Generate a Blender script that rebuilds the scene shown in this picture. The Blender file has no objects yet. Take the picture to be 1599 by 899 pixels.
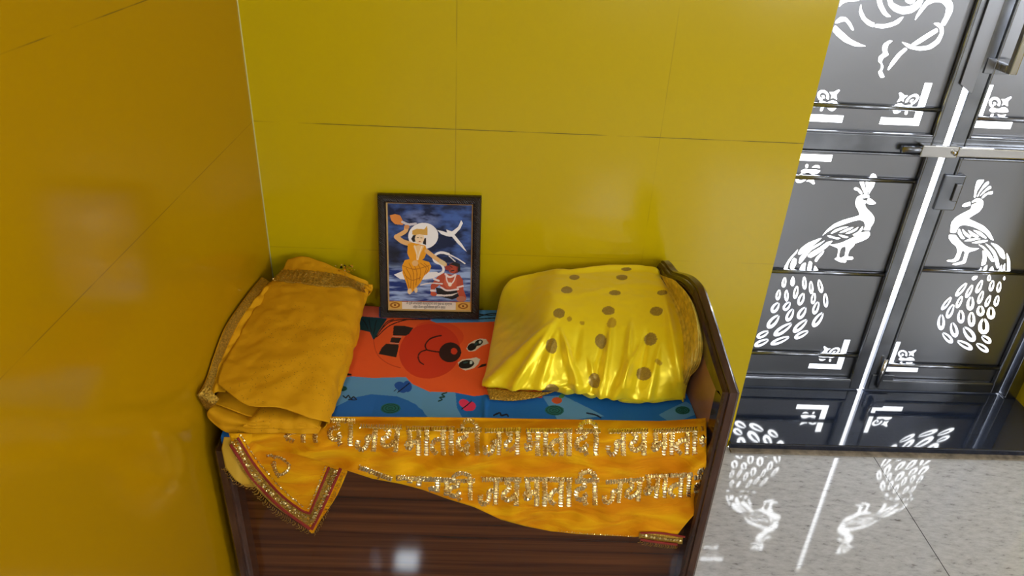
import bpy, math, random
import numpy as np
from mathutils import Matrix, Vector, noise
random.seed(7)
scene = bpy.context.scene
COL = scene.collection

# ------------------------------------------------------------------ camera
F_PX = 1152.09
PITCH, ROLL, YAW = 0.515373, 0.053099, -0.039915
CAM = np.array([0.0, 0.0, 1.5])
def _basis():
    cy, sy = math.cos(YAW), math.sin(YAW)
    fw = np.array([-sy*math.cos(PITCH), cy*math.cos(PITCH), -math.sin(PITCH)])
    r = np.array([cy, sy, 0.0]); u = np.cross(r, fw)
    r2 = r*math.cos(ROLL)+u*math.sin(ROLL); u2 = -r*math.sin(ROLL)+u*math.cos(ROLL)
    return r2, u2, fw
RT, UP, FW = _basis()
cam_data = bpy.data.cameras.new('camera')
cam_data.sensor_width = 36.0
cam_data.lens = F_PX*36.0/1599.0
cam_data.clip_start = 0.02
cam = bpy.data.objects.new('camera', cam_data)
COL.objects.link(cam)
m = Matrix.Identity(4)
for i in range(3):
    m[i][0], m[i][1], m[i][2], m[i][3] = RT[i], UP[i], -FW[i], CAM[i]
cam.matrix_world = m
scene.camera = cam

def ray(x, y):
    return RT*((x-799.5)/F_PX) - UP*((y-449.5)/F_PX) + FW
def atY(x, y, Y): d = ray(x, y); return CAM+d*(Y/d[1])
def atZ(x, y, Z): d = ray(x, y); return CAM+d*((Z-CAM[2])/d[2])
def atX(x, y, X): d = ray(x, y); return CAM+d*(X/d[0])
def proj(P):
    q = np.asarray(P)-CAM
    return np.stack([799.5+F_PX*(q@RT)/(q@FW), 449.5-F_PX*(q@UP)/(q@FW)], -1)

# ------------------------------------------------------------------ object helpers
def link(o, parent=None):
    COL.objects.link(o)
    if parent is not None: o.parent = parent
    return o
def mesh_obj(name, verts, faces, mat, parent=None, smooth=False):
    me = bpy.data.meshes.new(name)
    me.from_pydata([tuple(map(float, v)) for v in verts], [], faces)
    mats = mat if isinstance(mat, (list, tuple)) else [mat]
    for k in mats: me.materials.append(k)
    if smooth: me.polygons.foreach_set('use_smooth', [True]*len(me.polygons))
    me.update()
    return link(bpy.data.objects.new(name, me), parent)
def tag(o, label, cat, group=None):
    o['label'] = label; o['category'] = cat
    if group: o['group'] = group
    return o
def structure(o):
    o['kind'] = 'structure'; return o
def empty(name):
    o = bpy.data.objects.new(name, None); o.empty_display_size = .05
    return link(o)

class MB:
    def __init__(s): s.v = []; s.f = []
    def add(s, vs, fs):
        n = len(s.v); s.v += [tuple(map(float, p)) for p in vs]; s.f += [tuple(i+n for i in q) for q in fs]
    def box(s, a, b):
        x0, y0, z0 = a; x1, y1, z1 = b
        s.add([(x0,y0,z0),(x1,y0,z0),(x1,y1,z0),(x0,y1,z0),(x0,y0,z1),(x1,y0,z1),(x1,y1,z1),(x0,y1,z1)],
              [(0,3,2,1),(4,5,6,7),(0,1,5,4),(1,2,6,5),(2,3,7,6),(3,0,4,7)])
    def tube(s, pts, r, n=10, cap=True, flat=1.0):
        pts = [np.array(p, float) for p in pts]; k = len(pts); vs = []
        prev = None
        for i, p in enumerate(pts):
            t = pts[min(i+1, k-1)]-pts[max(i-1, 0)]; t = t/(np.linalg.norm(t)+1e-12)
            if prev is None:
                a = np.array([0, 0, 1.0]) if abs(t[2]) < .9 else np.array([1.0, 0, 0])
            else: a = prev
            a = a-t*(a@t); a /= np.linalg.norm(a)+1e-12; prev = a
            b = np.cross(t, a); rr = r[i] if hasattr(r, '__len__') else r
            for j in range(n):
                w = 2*math.pi*j/n
                vs.append(p+rr*(a*math.cos(w)+b*math.sin(w)*flat))
        fs = []
        for i in range(k-1):
            for j in range(n):
                fs.append((i*n+j, i*n+(j+1) % n, (i+1)*n+(j+1) % n, (i+1)*n+j))
        if cap:
            fs.append(tuple(range(n-1, -1, -1))); fs.append(tuple((k-1)*n+j for j in range(n)))
        s.add(vs, fs)
    def build(s, name, mat, parent=None, smooth=False, bevel=0):
        o = mesh_obj(name, s.v, s.f, mat, parent, smooth)
        if bevel:
            b = o.modifiers.new('bevel', 'BEVEL'); b.width = bevel; b.segments = 2; b.limit_method = 'ANGLE'
        return o
def box_obj(name, a, b, mat, parent=None, bevel=0):
    q = MB(); q.box(a, b); return q.build(name, mat, parent, bevel=bevel)

def catmull(P, n):
    """resample control polyline P (k,d) to n points"""
    P = np.asarray(P, float); k = len(P)
    t = np.linspace(0, k-1, n); i = np.minimum(t.astype(int), k-2); u = (t-i)[:, None]
    Q = np.vstack([2*P[0]-P[1], P, 2*P[-1]-P[-2]])
    p0, p1, p2, p3 = Q[i], Q[i+1], Q[i+2], Q[i+3]
    return .5*((2*p1)+(-p0+p2)*u+(2*p0-5*p1+4*p2-p3)*u*u+(-p0+3*p1-3*p2+p3)*u**3)
def loft(rows, nu, nv):
    """rows[v][u] -> (nv,nu,3) smooth grid"""
    A = np.array([catmull(r, nu) for r in rows])
    return np.stack([catmull(A[:, j], nv) for j in range(nu)], 1)
def grid_faces(nv, nu, off=0):
    return [(off+i*nu+j, off+i*nu+j+1, off+(i+1)*nu+j+1, off+(i+1)*nu+j) for i in range(nv-1) for j in range(nu-1)]
def grid_normals(G):
    du = np.gradient(G, axis=1); dv = np.gradient(G, axis=0)
    n = np.cross(du, dv); return n/(np.linalg.norm(n, axis=-1, keepdims=True)+1e-12)
def grid_obj(name, G, mat, parent=None, thick=0, cols=None, offset=-1):
    nv, nu = G.shape[:2]
    o = mesh_obj(name, G.reshape(-1, 3), grid_faces(nv, nu), mat, parent, True)
    if cols is not None:
        a = o.data.color_attributes.new('print', 'FLOAT_COLOR', 'POINT')
        c = np.ones((nv*nu, 4), np.float32); c[:, :3] = cols.reshape(-1, 3)
        a.data.foreach_set('color', c.ravel())
    if thick:
        s = o.modifiers.new('thickness', 'SOLIDIFY'); s.thickness = thick; s.offset = offset
    return o
def fbm(P, scale, seed=0, oct=3):
    out = np.empty(len(P))
    for i, p in enumerate(P):
        out[i] = noise.fractal(Vector((p[0]*scale+seed, p[1]*scale-seed, p[2]*scale+2*seed)), .9, 2.0, oct)
    return out
def lin(r, g, b):
    f = lambda c: (c/255/12.92 if c <= 10 else ((c/255+.055)/1.055)**2.4)
    return np.array([f(r), f(g), f(b)])

# ------------------------------------------------------------------ materials
def mat_new(name):
    mt = bpy.data.materials.new(name); mt.use_nodes = True
    nt = mt.node_tree; return mt, nt, nt.nodes, nt.nodes['Principled BSDF']
def mat(name, col, rough=.5, metal=0, spec=.5, sheen=0, coat=0, bump=None, var=None, aniso=0):
    mt, nt, N, b = mat_new(name)
    b.inputs['Base Color'].default_value = (*col, 1); b.inputs['Roughness'].default_value = rough
    b.inputs['Metallic'].default_value = metal; b.inputs['Specular IOR Level'].default_value = spec
    b.inputs['Sheen Weight'].default_value = sheen; b.inputs['Coat Weight'].default_value = coat
    b.inputs['Coat Roughness'].default_value = .06
    if sheen: b.inputs['Sheen Roughness'].default_value = .4; b.inputs['Sheen Tint'].default_value = (*col, 1)
    tc = N.new('ShaderNodeTexCoord')
    if var:
        sc, amt = var
        n = N.new('ShaderNodeTexNoise'); n.inputs['Scale'].default_value = sc; n.inputs['Detail'].default_value = 5
        r = N.new('ShaderNodeValToRGB')
        r.color_ramp.elements[0].position = .3; r.color_ramp.elements[1].position = .7
        r.color_ramp.elements[0].color = (*(np.array(col)*(1-amt)), 1); r.color_ramp.elements[1].color = (*(np.array(col)*(1+amt)), 1)
        nt.links.new(tc.outputs['Object'], n.inputs['Vector']); nt.links.new(n.outputs['Fac'], r.inputs['Fac'])
        nt.links.new(r.outputs['Color'], b.inputs['Base Color'])
    if bump:
        sc, st, dist = bump
        n = N.new('ShaderNodeTexNoise'); n.inputs['Scale'].default_value = sc; n.inputs['Detail'].default_value = 3
        bp = N.new('ShaderNodeBump'); bp.inputs['Strength'].default_value = st; bp.inputs['Distance'].default_value = dist
        nt.links.new(tc.outputs['Object'], n.inputs['Vector']); nt.links.new(n.outputs['Fac'], bp.inputs['Height'])
        nt.links.new(bp.outputs['Normal'], b.inputs['Normal'])
    return mt
def mat_print(name, rough=.8, sheen=0, coat=0, bump=None, spec=.3):
    mt, nt, N, b = mat_new(name)
    a = N.new('ShaderNodeAttribute'); a.attribute_name = 'print'
    nt.links.new(a.outputs['Color'], b.inputs['Base Color'])
    b.inputs['Roughness'].default_value = rough; b.inputs['Coat Weight'].default_value = coat
    b.inputs['Coat Roughness'].default_value = .05; b.inputs['Specular IOR Level'].default_value = spec
    if bump:
        sc, st, dist = bump; tc = N.new('ShaderNodeTexCoord')
        n = N.new('ShaderNodeTexNoise'); n.inputs['Scale'].default_value = sc; n.inputs['Detail'].default_value = 4
        bp = N.new('ShaderNodeBump'); bp.inputs['Strength'].default_value = st; bp.inputs['Distance'].default_value = dist
        nt.links.new(tc.outputs['Object'], n.inputs['Vector']); nt.links.new(n.outputs['Fac'], bp.inputs['Height'])
        nt.links.new(bp.outputs['Normal'], b.inputs['Normal'])
    return mt

def wall_material(name, col, rough, joints, spec=.35):
    """laminate sheet with thin dark joints. joints = list of (axis, position, strength)"""
    mt, nt, N, b = mat_new(name)
    L = nt.links.new
    tc = N.new('ShaderNodeTexCoord'); sp = N.new('ShaderNodeSeparateXYZ'); L(tc.outputs['Object'], sp.inputs[0])
    nz = N.new('ShaderNodeTexNoise'); nz.inputs['Scale'].default_value = 9; nz.inputs['Detail'].default_value = 6; L(tc.outputs['Object'], nz.inputs['Vector'])
    acc = None
    for ax, pos, st in joints:
        s = N.new('ShaderNodeMath'); s.operation = 'SUBTRACT'; L(sp.outputs['XYZ'.index(ax)], s.inputs[0]); s.inputs[1].default_value = pos
        a = N.new('ShaderNodeMath'); a.operation = 'ABSOLUTE'; L(s.outputs[0], a.inputs[0])
        mr = N.new('ShaderNodeMapRange'); L(a.outputs[0], mr.inputs['Value'])
        mr.inputs['From Min'].default_value = .0003; mr.inputs['From Max'].default_value = .0013
        mr.inputs['To Min'].default_value = st; mr.inputs['To Max'].default_value = 0
        if acc is None: acc = mr.outputs[0]
        else:
            mx = N.new('ShaderNodeMath'); mx.operation = 'MAXIMUM'; L(acc, mx.inputs[0]); L(mr.outputs[0], mx.inputs[1]); acc = mx.outputs[0]
    gate = N.new('ShaderNodeMapRange'); L(nz.outputs['Fac'], gate.inputs['Value'])
    gate.inputs['From Min'].default_value = .36; gate.inputs['From Max'].default_value = .56
    mul = N.new('ShaderNodeMath'); mul.operation = 'MULTIPLY'; L(acc, mul.inputs[0]); L(gate.outputs[0], mul.inputs[1])
    mix = N.new('ShaderNodeMix'); mix.data_type = 'RGBA'
    L(mul.outputs[0], mix.inputs['Factor']); mix.inputs['A'].default_value = (*col, 1); mix.inputs['B'].default_value = (.06, .045, .012, 1)
    L(mix.outputs['Result'], b.inputs['Base Color'])
    n2 = N.new('ShaderNodeTexNoise'); n2.inputs['Scale'].default_value = 2.3; n2.inputs['Detail'].default_value = 1; L(tc.outputs['Object'], n2.inputs['Vector'])
    bp = N.new('ShaderNodeBump'); bp.inputs['Strength'].default_value = .12; bp.inputs['Distance'].default_value = .02
    L(n2.outputs['Fac'], bp.inputs['Height']); L(bp.outputs['Normal'], b.inputs['Normal'])
    b.inputs['Roughness'].default_value = rough; b.inputs['Specular IOR Level'].default_value = spec
    return mt

M = {}
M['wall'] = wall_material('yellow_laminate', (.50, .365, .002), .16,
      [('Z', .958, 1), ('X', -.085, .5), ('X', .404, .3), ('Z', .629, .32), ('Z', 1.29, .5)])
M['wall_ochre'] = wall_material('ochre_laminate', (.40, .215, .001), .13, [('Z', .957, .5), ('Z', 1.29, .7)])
M['plaster'] = mat('cream_plaster', (.62, .56, .42), .7, bump=(60, .2, .002))
M['ceiling'] = mat('white_ceiling_paint', (.8, .79, .76), .8)
M['caulk'] = mat('white_caulk', (.55, .50, .18), .5)
M['granite'] = mat('black_granite', (.012, .017, .032), .06, spec=.9, var=(160, .6))
M['mortar'] = mat('brown_mortar', (.22, .18, .13), .9, bump=(120, .6, .004), var=(40, .4))
M['concrete'] = mat('pale_concrete', (.85, .85, .84), .9)
M['steel'] = mat('stainless_steel', (.25, .256, .278), .31, metal=1, bump=(3, .08, .02))
M['steel_dark'] = mat('dull_steel', (.24, .255, .29), .25, metal=1, bump=(6, .1, .01), var=(9, .3))
M['steel_bright'] = mat('polished_steel', (.60, .60, .60), .12, metal=1)
M['black_frame'] = None
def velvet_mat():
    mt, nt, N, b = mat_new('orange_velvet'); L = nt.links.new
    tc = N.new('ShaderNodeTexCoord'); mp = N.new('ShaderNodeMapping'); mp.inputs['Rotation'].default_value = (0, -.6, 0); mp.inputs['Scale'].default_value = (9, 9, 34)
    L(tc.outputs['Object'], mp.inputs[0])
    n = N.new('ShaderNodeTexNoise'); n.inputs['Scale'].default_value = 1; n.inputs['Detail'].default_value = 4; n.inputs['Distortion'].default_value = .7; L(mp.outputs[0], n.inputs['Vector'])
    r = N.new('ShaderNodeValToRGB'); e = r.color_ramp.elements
    e[0].position = .35; e[0].color = (.60, .205, .0015, 1); e[1].position = .66; e[1].color = (.72, .36, .003, 1)  # yellow diagonal streaks: sheen highlights of the nap painted into the base colour
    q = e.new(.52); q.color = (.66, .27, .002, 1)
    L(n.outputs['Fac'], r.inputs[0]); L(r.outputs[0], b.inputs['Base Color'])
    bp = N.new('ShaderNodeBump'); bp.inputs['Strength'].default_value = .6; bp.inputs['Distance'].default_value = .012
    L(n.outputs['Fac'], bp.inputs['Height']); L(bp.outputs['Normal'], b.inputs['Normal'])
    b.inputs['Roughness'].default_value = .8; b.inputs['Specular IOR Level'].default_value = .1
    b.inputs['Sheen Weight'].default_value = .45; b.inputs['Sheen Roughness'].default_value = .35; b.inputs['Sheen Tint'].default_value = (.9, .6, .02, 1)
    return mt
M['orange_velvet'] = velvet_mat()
M['gold_satin'] = mat('pale_gold_satin', (.52, .30, .02), .5, sheen=.3, bump=(200, .3, .001))
M['foil'] = mat('pleated_gold_foil', (.80, .66, .38), .26, metal=1)
M['gold_thread'] = mat('gold_thread', (.46, .27, .035), .36, metal=.85, bump=(420, 1, .003), var=(260, .5))
M['sequin'] = mat('gold_sequin', (.92, .72, .30), .15, metal=1)
M['red_braid'] = mat('red_braid', (.24, .014, .006), .8, bump=(600, .6, .001))
M['sheer'] = mat('gold_tissue', (.70, .52, .08), .40, metal=.4, bump=(170, .7, .003), var=(60, .3))
M['quilt'] = mat_print('printed_cotton', .85, bump=(90, .25, .002))
M['art'] = mat_print('printed_paper', .35, coat=.25)
M['ink'] = mat('black_ink', (.03, .02, .02), .6)
M['gold_lip'] = mat('gilt_lip', (.70, .50, .22), .35, metal=.7)

def floor_mat():
    mt, nt, N, b = mat_new('polished_vitrified_tile'); L = nt.links.new
    tc = N.new('ShaderNodeTexCoord')
    mp = N.new('ShaderNodeMapping'); mp.inputs['Rotation'].default_value = (0, 0, .6); mp.inputs['Scale'].default_value = (1, 2.6, 1)
    L(tc.outputs['Object'], mp.inputs[0])
    n = N.new('ShaderNodeTexNoise'); n.inputs['Scale'].default_value = 29; n.inputs['Detail'].default_value = 9; n.inputs['Roughness'].default_value = .72
    L(mp.outputs[0], n.inputs['Vector'])
    r = N.new('ShaderNodeValToRGB'); e = r.color_ramp.elements
    e[0].position = .30; e[0].color = (.13, .122, .115, 1)
    e[1].position = .42; e[1].color = (.41, .405, .405, 1)
    q = e.new(.60); q.color = (.51, .505, .505, 1)
    L(n.outputs['Fac'], r.inputs[0])
    sp = N.new('ShaderNodeSeparateXYZ'); L(tc.outputs['Object'], sp.inputs[0])
    acc = None
    for ax, off, per in ((0, 1.193, .8), (1, .42, .8)):
        s = N.new('ShaderNodeMath'); s.operation = 'SUBTRACT'; L(sp.outputs[ax], s.inputs[0]); s.inputs[1].default_value = off-per/2
        w = N.new('ShaderNodeMath'); w.operation = 'FLOORED_MODULO'; L(s.outputs[0], w.inputs[0]); w.inputs[1].default_value = per
        d = N.new('ShaderNodeMath'); d.operation = 'SUBTRACT'; L(w.outputs[0], d.inputs[0]); d.inputs[1].default_value = per/2
        a = N.new('ShaderNodeMath'); a.operation = 'ABSOLUTE'; L(d.outputs[0], a.inputs[0])
        c = N.new('ShaderNodeMath'); c.operation = 'LESS_THAN'; L(a.outputs[0], c.inputs[0]); c.inputs[1].default_value = .0011
        if acc is None: acc = c.outputs[0]
        else:
            mx = N.new('ShaderNodeMath'); mx.operation = 'MAXIMUM'; L(acc, mx.inputs[0]); L(c.outputs[0], mx.inputs[1]); acc = mx.outputs[0]
    mix = N.new('ShaderNodeMix'); mix.data_type = 'RGBA'; L(acc, mix.inputs['Factor']); L(r.outputs[0], mix.inputs['A']); mix.inputs['B'].default_value = (.03, .03, .03, 1)
    L(mix.outputs['Result'], b.inputs['Base Color'])
    b.inputs['Roughness'].default_value = .05; b.inputs['Specular IOR Level'].default_value = .55
    return mt
M['floor'] = floor_mat()

def wood_mat(name, dark, mid, light, axis_scale, rough=.18, coat=.5):
    mt, nt, N, b = mat_new(name); L = nt.links.new
    tc = N.new('ShaderNodeTexCoord'); mp = N.new('ShaderNodeMapping'); mp.inputs['Scale'].default_value = axis_scale
    L(tc.outputs['Object'], mp.inputs[0])
    n = N.new('ShaderNodeTexNoise'); n.inputs['Scale'].default_value = 1; n.inputs['Detail'].default_value = 5; n.inputs['Roughness'].default_value = .6
    n.inputs['Distortion'].default_value = .5
    L(mp.outputs[0], n.inputs['Vector'])
    r = N.new('ShaderNodeValToRGB'); e = r.color_ramp.elements
    e[0].position = .32; e[0].color = (*dark, 1); e[1].position = .68; e[1].color = (*light, 1)
    q = e.new(.5); q.color = (*mid, 1)
    L(n.outputs['Fac'], r.inputs[0]); L(r.outputs[0], b.inputs['Base Color'])
    b.inputs['Roughness'].default_value = rough; b.inputs['Coat Weight'].default_value = coat; b.inputs['Coat Roughness'].default_value = .04; b.inputs['Specular IOR Level'].default_value = .3
    return mt
M['wood_front'] = wood_mat('red_brown_wood_laminate', (.022, .0055, .0012), (.070, .020, .0048), (.115, .036, .009), (1.1, 1, 52), .06, .1)
M['wood_post'] = wood_mat('dark_brown_moulding', (.026, .009, .0045), (.050, .019, .010), (.072, .030, .016), (40, 5, 5), .22, .3)
M['wood_inner'] = wood_mat('tan_brown_laminate', (.22, .105, .058), (.29, .145, .085), (.36, .19, .115), (20, 6, 6), .35, .2)

def frame_mat():
    mt, nt, N, b = mat_new('black_ribbed_moulding'); L = nt.links.new
    b.inputs['Base Color'].default_value = (.014, .009, .006, 1); b.inputs['Roughness'].default_value = .35
    tc = N.new('ShaderNodeTexCoord')
    w = N.new('ShaderNodeTexWave'); w.inputs['Scale'].default_value = 110; w.inputs['Distortion'].default_value = 3; w.inputs['Detail'].default_value = 1
    w.bands_direction = 'DIAGONAL'
    L(tc.outputs['Object'], w.inputs['Vector'])
    bp = N.new('ShaderNodeBump'); bp.inputs['Strength'].default_value = .7; bp.inputs['Distance'].default_value = .002
    L(w.outputs['Fac'], bp.inputs['Height']); L(bp.outputs['Normal'], b.inputs['Normal'])
    return mt
M['black_frame'] = frame_mat()

def flecked_mat():
    """ochre cloth with tiny dark and gold flecks"""
    mt, nt, N, b = mat_new('flecked_ochre_cloth'); L = nt.links.new
    tc = N.new('ShaderNodeTexCoord')
    v = N.new('ShaderNodeTexVoronoi'); v.inputs['Scale'].default_value = 170; L(tc.outputs['Object'], v.inputs['Vector'])
    lt = N.new('ShaderNodeMath'); lt.operation = 'LESS_THAN'; lt.inputs[1].default_value = .17; L(v.outputs['Distance'], lt.inputs[0])
    n = N.new('ShaderNodeTexNoise'); n.inputs['Scale'].default_value = 7; n.inputs['Detail'].default_value = 3; L(tc.outputs['Object'], n.inputs['Vector'])
    g = N.new('ShaderNodeMath'); g.operation = 'GREATER_THAN'; g.inputs[1].default_value = .47; L(n.outputs['Fac'], g.inputs[0])
    mu = N.new('ShaderNodeMath'); mu.operation = 'MULTIPLY'; L(lt.outputs[0], mu.inputs[0]); L(g.outputs[0], mu.inputs[1])
    mix = N.new('ShaderNodeMix'); mix.data_type = 'RGBA'; L(mu.outputs[0], mix.inputs['Factor'])
    mix.inputs['A'].default_value = (.60, .282, .003, 1); mix.inputs['B'].default_value = (.27, .13, .006, 1)
    L(mix.outputs['Result'], b.inputs['Base Color']); b.inputs['Roughness'].default_value = .75
    b.inputs['Specular IOR Level'].default_value = .15
    n3 = N.new('ShaderNodeTexNoise'); n3.inputs['Scale'].default_value = 35; n3.inputs['Detail'].default_value = 5; L(tc.outputs['Object'], n3.inputs['Vector'])
    bp = N.new('ShaderNodeBump'); bp.inputs['Strength'].default_value = .35; bp.inputs['Distance'].default_value = .005
    L(n3.outputs['Fac'], bp.inputs['Height']); L(bp.outputs['Normal'], b.inputs['Normal'])
    return mt
M['flecked'] = flecked_mat()

def satin_mat():
    mt, nt, N, b = mat_new('yellow_brocade_satin'); L = nt.links.new
    a = N.new('ShaderNodeAttribute'); a.attribute_name = 'print'
    L(a.outputs['Color'], b.inputs['Base Color'])
    b.inputs['Roughness'].default_value = .30; b.inputs['Metallic'].default_value = .3
    b.inputs['Sheen Weight'].default_value = .15
    tc = N.new('ShaderNodeTexCoord'); n = N.new('ShaderNodeTexNoise'); n.inputs['Scale'].default_value = 26; n.inputs['Detail'].default_value = 2
    L(tc.outputs['Object'], n.inputs['Vector'])
    bp = N.new('ShaderNodeBump'); bp.inputs['Strength'].default_value = .18; bp.inputs['Distance'].default_value = .006
    L(n.outputs['Fac'], bp.inputs['Height']); L(bp.outputs['Normal'], b.inputs['Normal'])
    return mt
M['satin'] = satin_mat()

# ------------------------------------------------------------------ room
XL, YB, XR = -.562, 1.71, .7535       # left wall plane, back wall plane, wall end
YG = 1.993                            # gate panel plane
XJ = 1.80                             # right jamb
CEIL = 2.75
structure(box_obj('floor', (-3.2, -3.2, -.12), (4.2, YB, 0), M['floor']))
structure(box_obj('wall_back', (XL, YB, -.1), (XR, 2.14, CEIL), M['wall']))
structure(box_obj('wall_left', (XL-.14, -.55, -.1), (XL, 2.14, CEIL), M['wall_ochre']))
structure(box_obj('wall_right', (XJ, YB, -.1), (4.3, 2.14, CEIL), M['wall']))
structure(box_obj('ceiling', (-3.3, -3.3, CEIL), (4.3, 2.3, CEIL+.12), M['ceiling']))
structure(box_obj('trim_1', (XR, YB+.03, 2.08), (XJ, 2.12, CEIL), M['plaster']))      # lintel over the gate
# far side of the room with windows added for fill light (behind the viewer)
def holed_wall(name, along, pos, lo, hi, holes, mt, th=.12):
    """wall of boxes round rectangular window openings; along='x' -> wall runs in x at y=pos"""
    q = MB()
    def bx(a0, a1, z0, z1):
        if a1-a0 < 1e-4 or z1-z0 < 1e-4: return
        if along == 'x': q.box((a0, pos-th, z0), (a1, pos, z1))
        else: q.box((pos, a0, z0), (pos+th, a1, z1))
    cur = lo
    for a0, a1, z0, z1 in sorted(holes):
        bx(cur, a0, 0, CEIL); bx(a0, a1, 0, z0); bx(a0, a1, z1, CEIL); cur = a1
    bx(cur, hi, 0, CEIL)
    return structure(q.build(name, mt))
ADDED_WIN_F = [(.9, 1.5, .9, 2.2), (2.0, 3.0, .8, 2.3)]  # unseen openings, added and sized to light the scene from front and right
ADDED_WIN_R = [(-1.7, -.3, .7, 2.3)]
holed_wall('wall_front', 'x', -3.0, -3.2, 4.2, ADDED_WIN_F, M['plaster'])
holed_wall('wall_side', 'y', 4.1, -3.0, YB, ADDED_WIN_R, M['plaster'])
structure(box_obj('wall_far', (-3.3, -3.1, 0), (-3.15, 2.14, CEIL), M['plaster']))
structure(box_obj('wall_rear', (-3.2, 2.0, 0), (XL-.14, 2.14, CEIL), M['plaster']))
M['glass'] = mat('window_glass', (1, 1, 1), 0)
gb = M['glass'].node_tree.nodes['Principled BSDF']; gb.inputs['Transmission Weight'].default_value = 1; gb.inputs['IOR'].default_value = 1.01
wn = 0
def window(along, pos, a0, a1, z0, z1):
    global wn; wn += 1
    q = MB(); w = .05
    def bx(u0, u1, v0, v1):
        if along == 'x': q.box((u0, pos-.09, v0), (u1, pos-.03, v1))
        else: q.box((pos+.03, u0, v0), (pos+.09, u1, v1))
    bx(a0, a1, z0, z0+w); bx(a0, a1, z1-w, z1); bx(a0, a0+w, z0+w, z1-w); bx(a1-w, a1, z0+w, z1-w)
    c = (a0+a1)/2; bx(c-w/2, c+w/2, z0+w, z1-w)
    structure(q.build('window_%d' % wn, M['steel_bright']))
    l = bpy.data.lights.new('window_portal', 'AREA'); l.shape = 'RECTANGLE'; l.size = a1-a0; l.size_y = z1-z0
    l.cycles.is_portal = True
    o = bpy.data.objects.new('window_portal', l); COL.objects.link(o)
    if along == 'x':
        o.location = (c, pos-.11, (z0+z1)/2); o.rotation_euler = (math.radians(90), 0, 0)     # emits towards +y
    else:
        o.location = (pos+.11, c, (z0+z1)/2); o.rotation_euler = (math.radians(90), 0, math.radians(90))
for a in ADDED_WIN_F: window('x', -3.0, *a)
for a in ADDED_WIN_R: window('y', 4.1, *a)
# white bead of filler in the corner
q = MB(); q.tube([(XL+.0008, YB-.0008, .0), (XL+.0008, YB-.0008, CEIL)], .0016, 8); structure(q.build('trim_2', M['caulk'], smooth=True))
# granite threshold and mortar line under it
q = MB(); q.box((XR-.002, YB-.012, .004), (XJ+.12, 2.6, .025))
sill = structure(q.build('trim_3', M['granite'], bevel=.003)); 
structure(box_obj('trim_4', (XR, YB-.03, 0), (XJ+.1, YB-.008, .005), M['mortar']))
structure(box_obj('ground', (-6, 2.6, -.2), (9, 14, 0), M['concrete']))

# ------------------------------------------------------------------ gate leaves
def px_poly(pts, org, sc, Y=YG):
    return [tuple(atY(org[0]+x/sc, org[1]+y/sc, Y)[[0, 2]]) for x, y in pts]
def smooth_poly(P, n=4):
    """closed polygon -> Catmull-Rom smoothed"""
    P = np.array(P, float); k = len(P); out = []
    for i in range(k):
        p0, p1, p2, p3 = P[i-1], P[i], P[(i+1) % k], P[(i+2) % k]
        for j in range(n):
            u = j/n
            a = .5*((2*p1)+(-p0+p2)*u+(2*p0-5*p1+4*p2-p3)*u*u+(-p0+3*p1-3*p2+p3)*u**3)
            l = p1+(p2-p1)*u
            out.append(tuple(.55*a+.45*l))
    return out
def feather(cx, cy, w, h, ang, org, sc):
    """horse-shoe cut (a plume eye) in photo-crop units, mapped to the gate plane"""
    a = math.radians(ang); pts = []
    big = min(w, h) > 38
    ins, outs = [], []
    for i in range(15):
        t = i/14                                  # tip-left, round the bottom, to tip-right
        th = math.pi*(.06+1.88*t)                 # 0 = tip
        r = math.sin(th/2)
        x = -w*.5*math.sin(th)*(.55+.45*r); y = -h*.5*math.cos(th)
        outs.append((x, y))
    for i in range(9):
        t = 1-i/8
        th = math.pi*(.10+1.8*t)
        r = math.sin(th/2)
        x = -w*.17*math.sin(th)*(.6+.4*r); y = -h*.33*math.cos(th)-h*.06
        ins.append((x, y))
    if not big: ins = []
    else: ins = [(w*.05, -h*.40)]+ins+[(-w*.05, -h*.40)]
    for x, y in outs+ins:
        X = x*math.cos(a)-y*math.sin(a); Y = x*math.sin(a)+y*math.cos(a)
        pts.append((cx+X, cy+Y))
    return px_poly(pts, org, sc)
cA, sA = (1270, 260), 5.291
cB, sB = (1170, 380), 4.993
cC, sC = (1470, 270), 5.617
cD, sD = (1450, 400), 5.617
cE, sE = (1260, 0), 4.0875
cH, sH = (1500, 120), 8.99
def S(pts, o, s, n=4): return smooth_poly(px_poly(pts, o, s), n)

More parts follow.
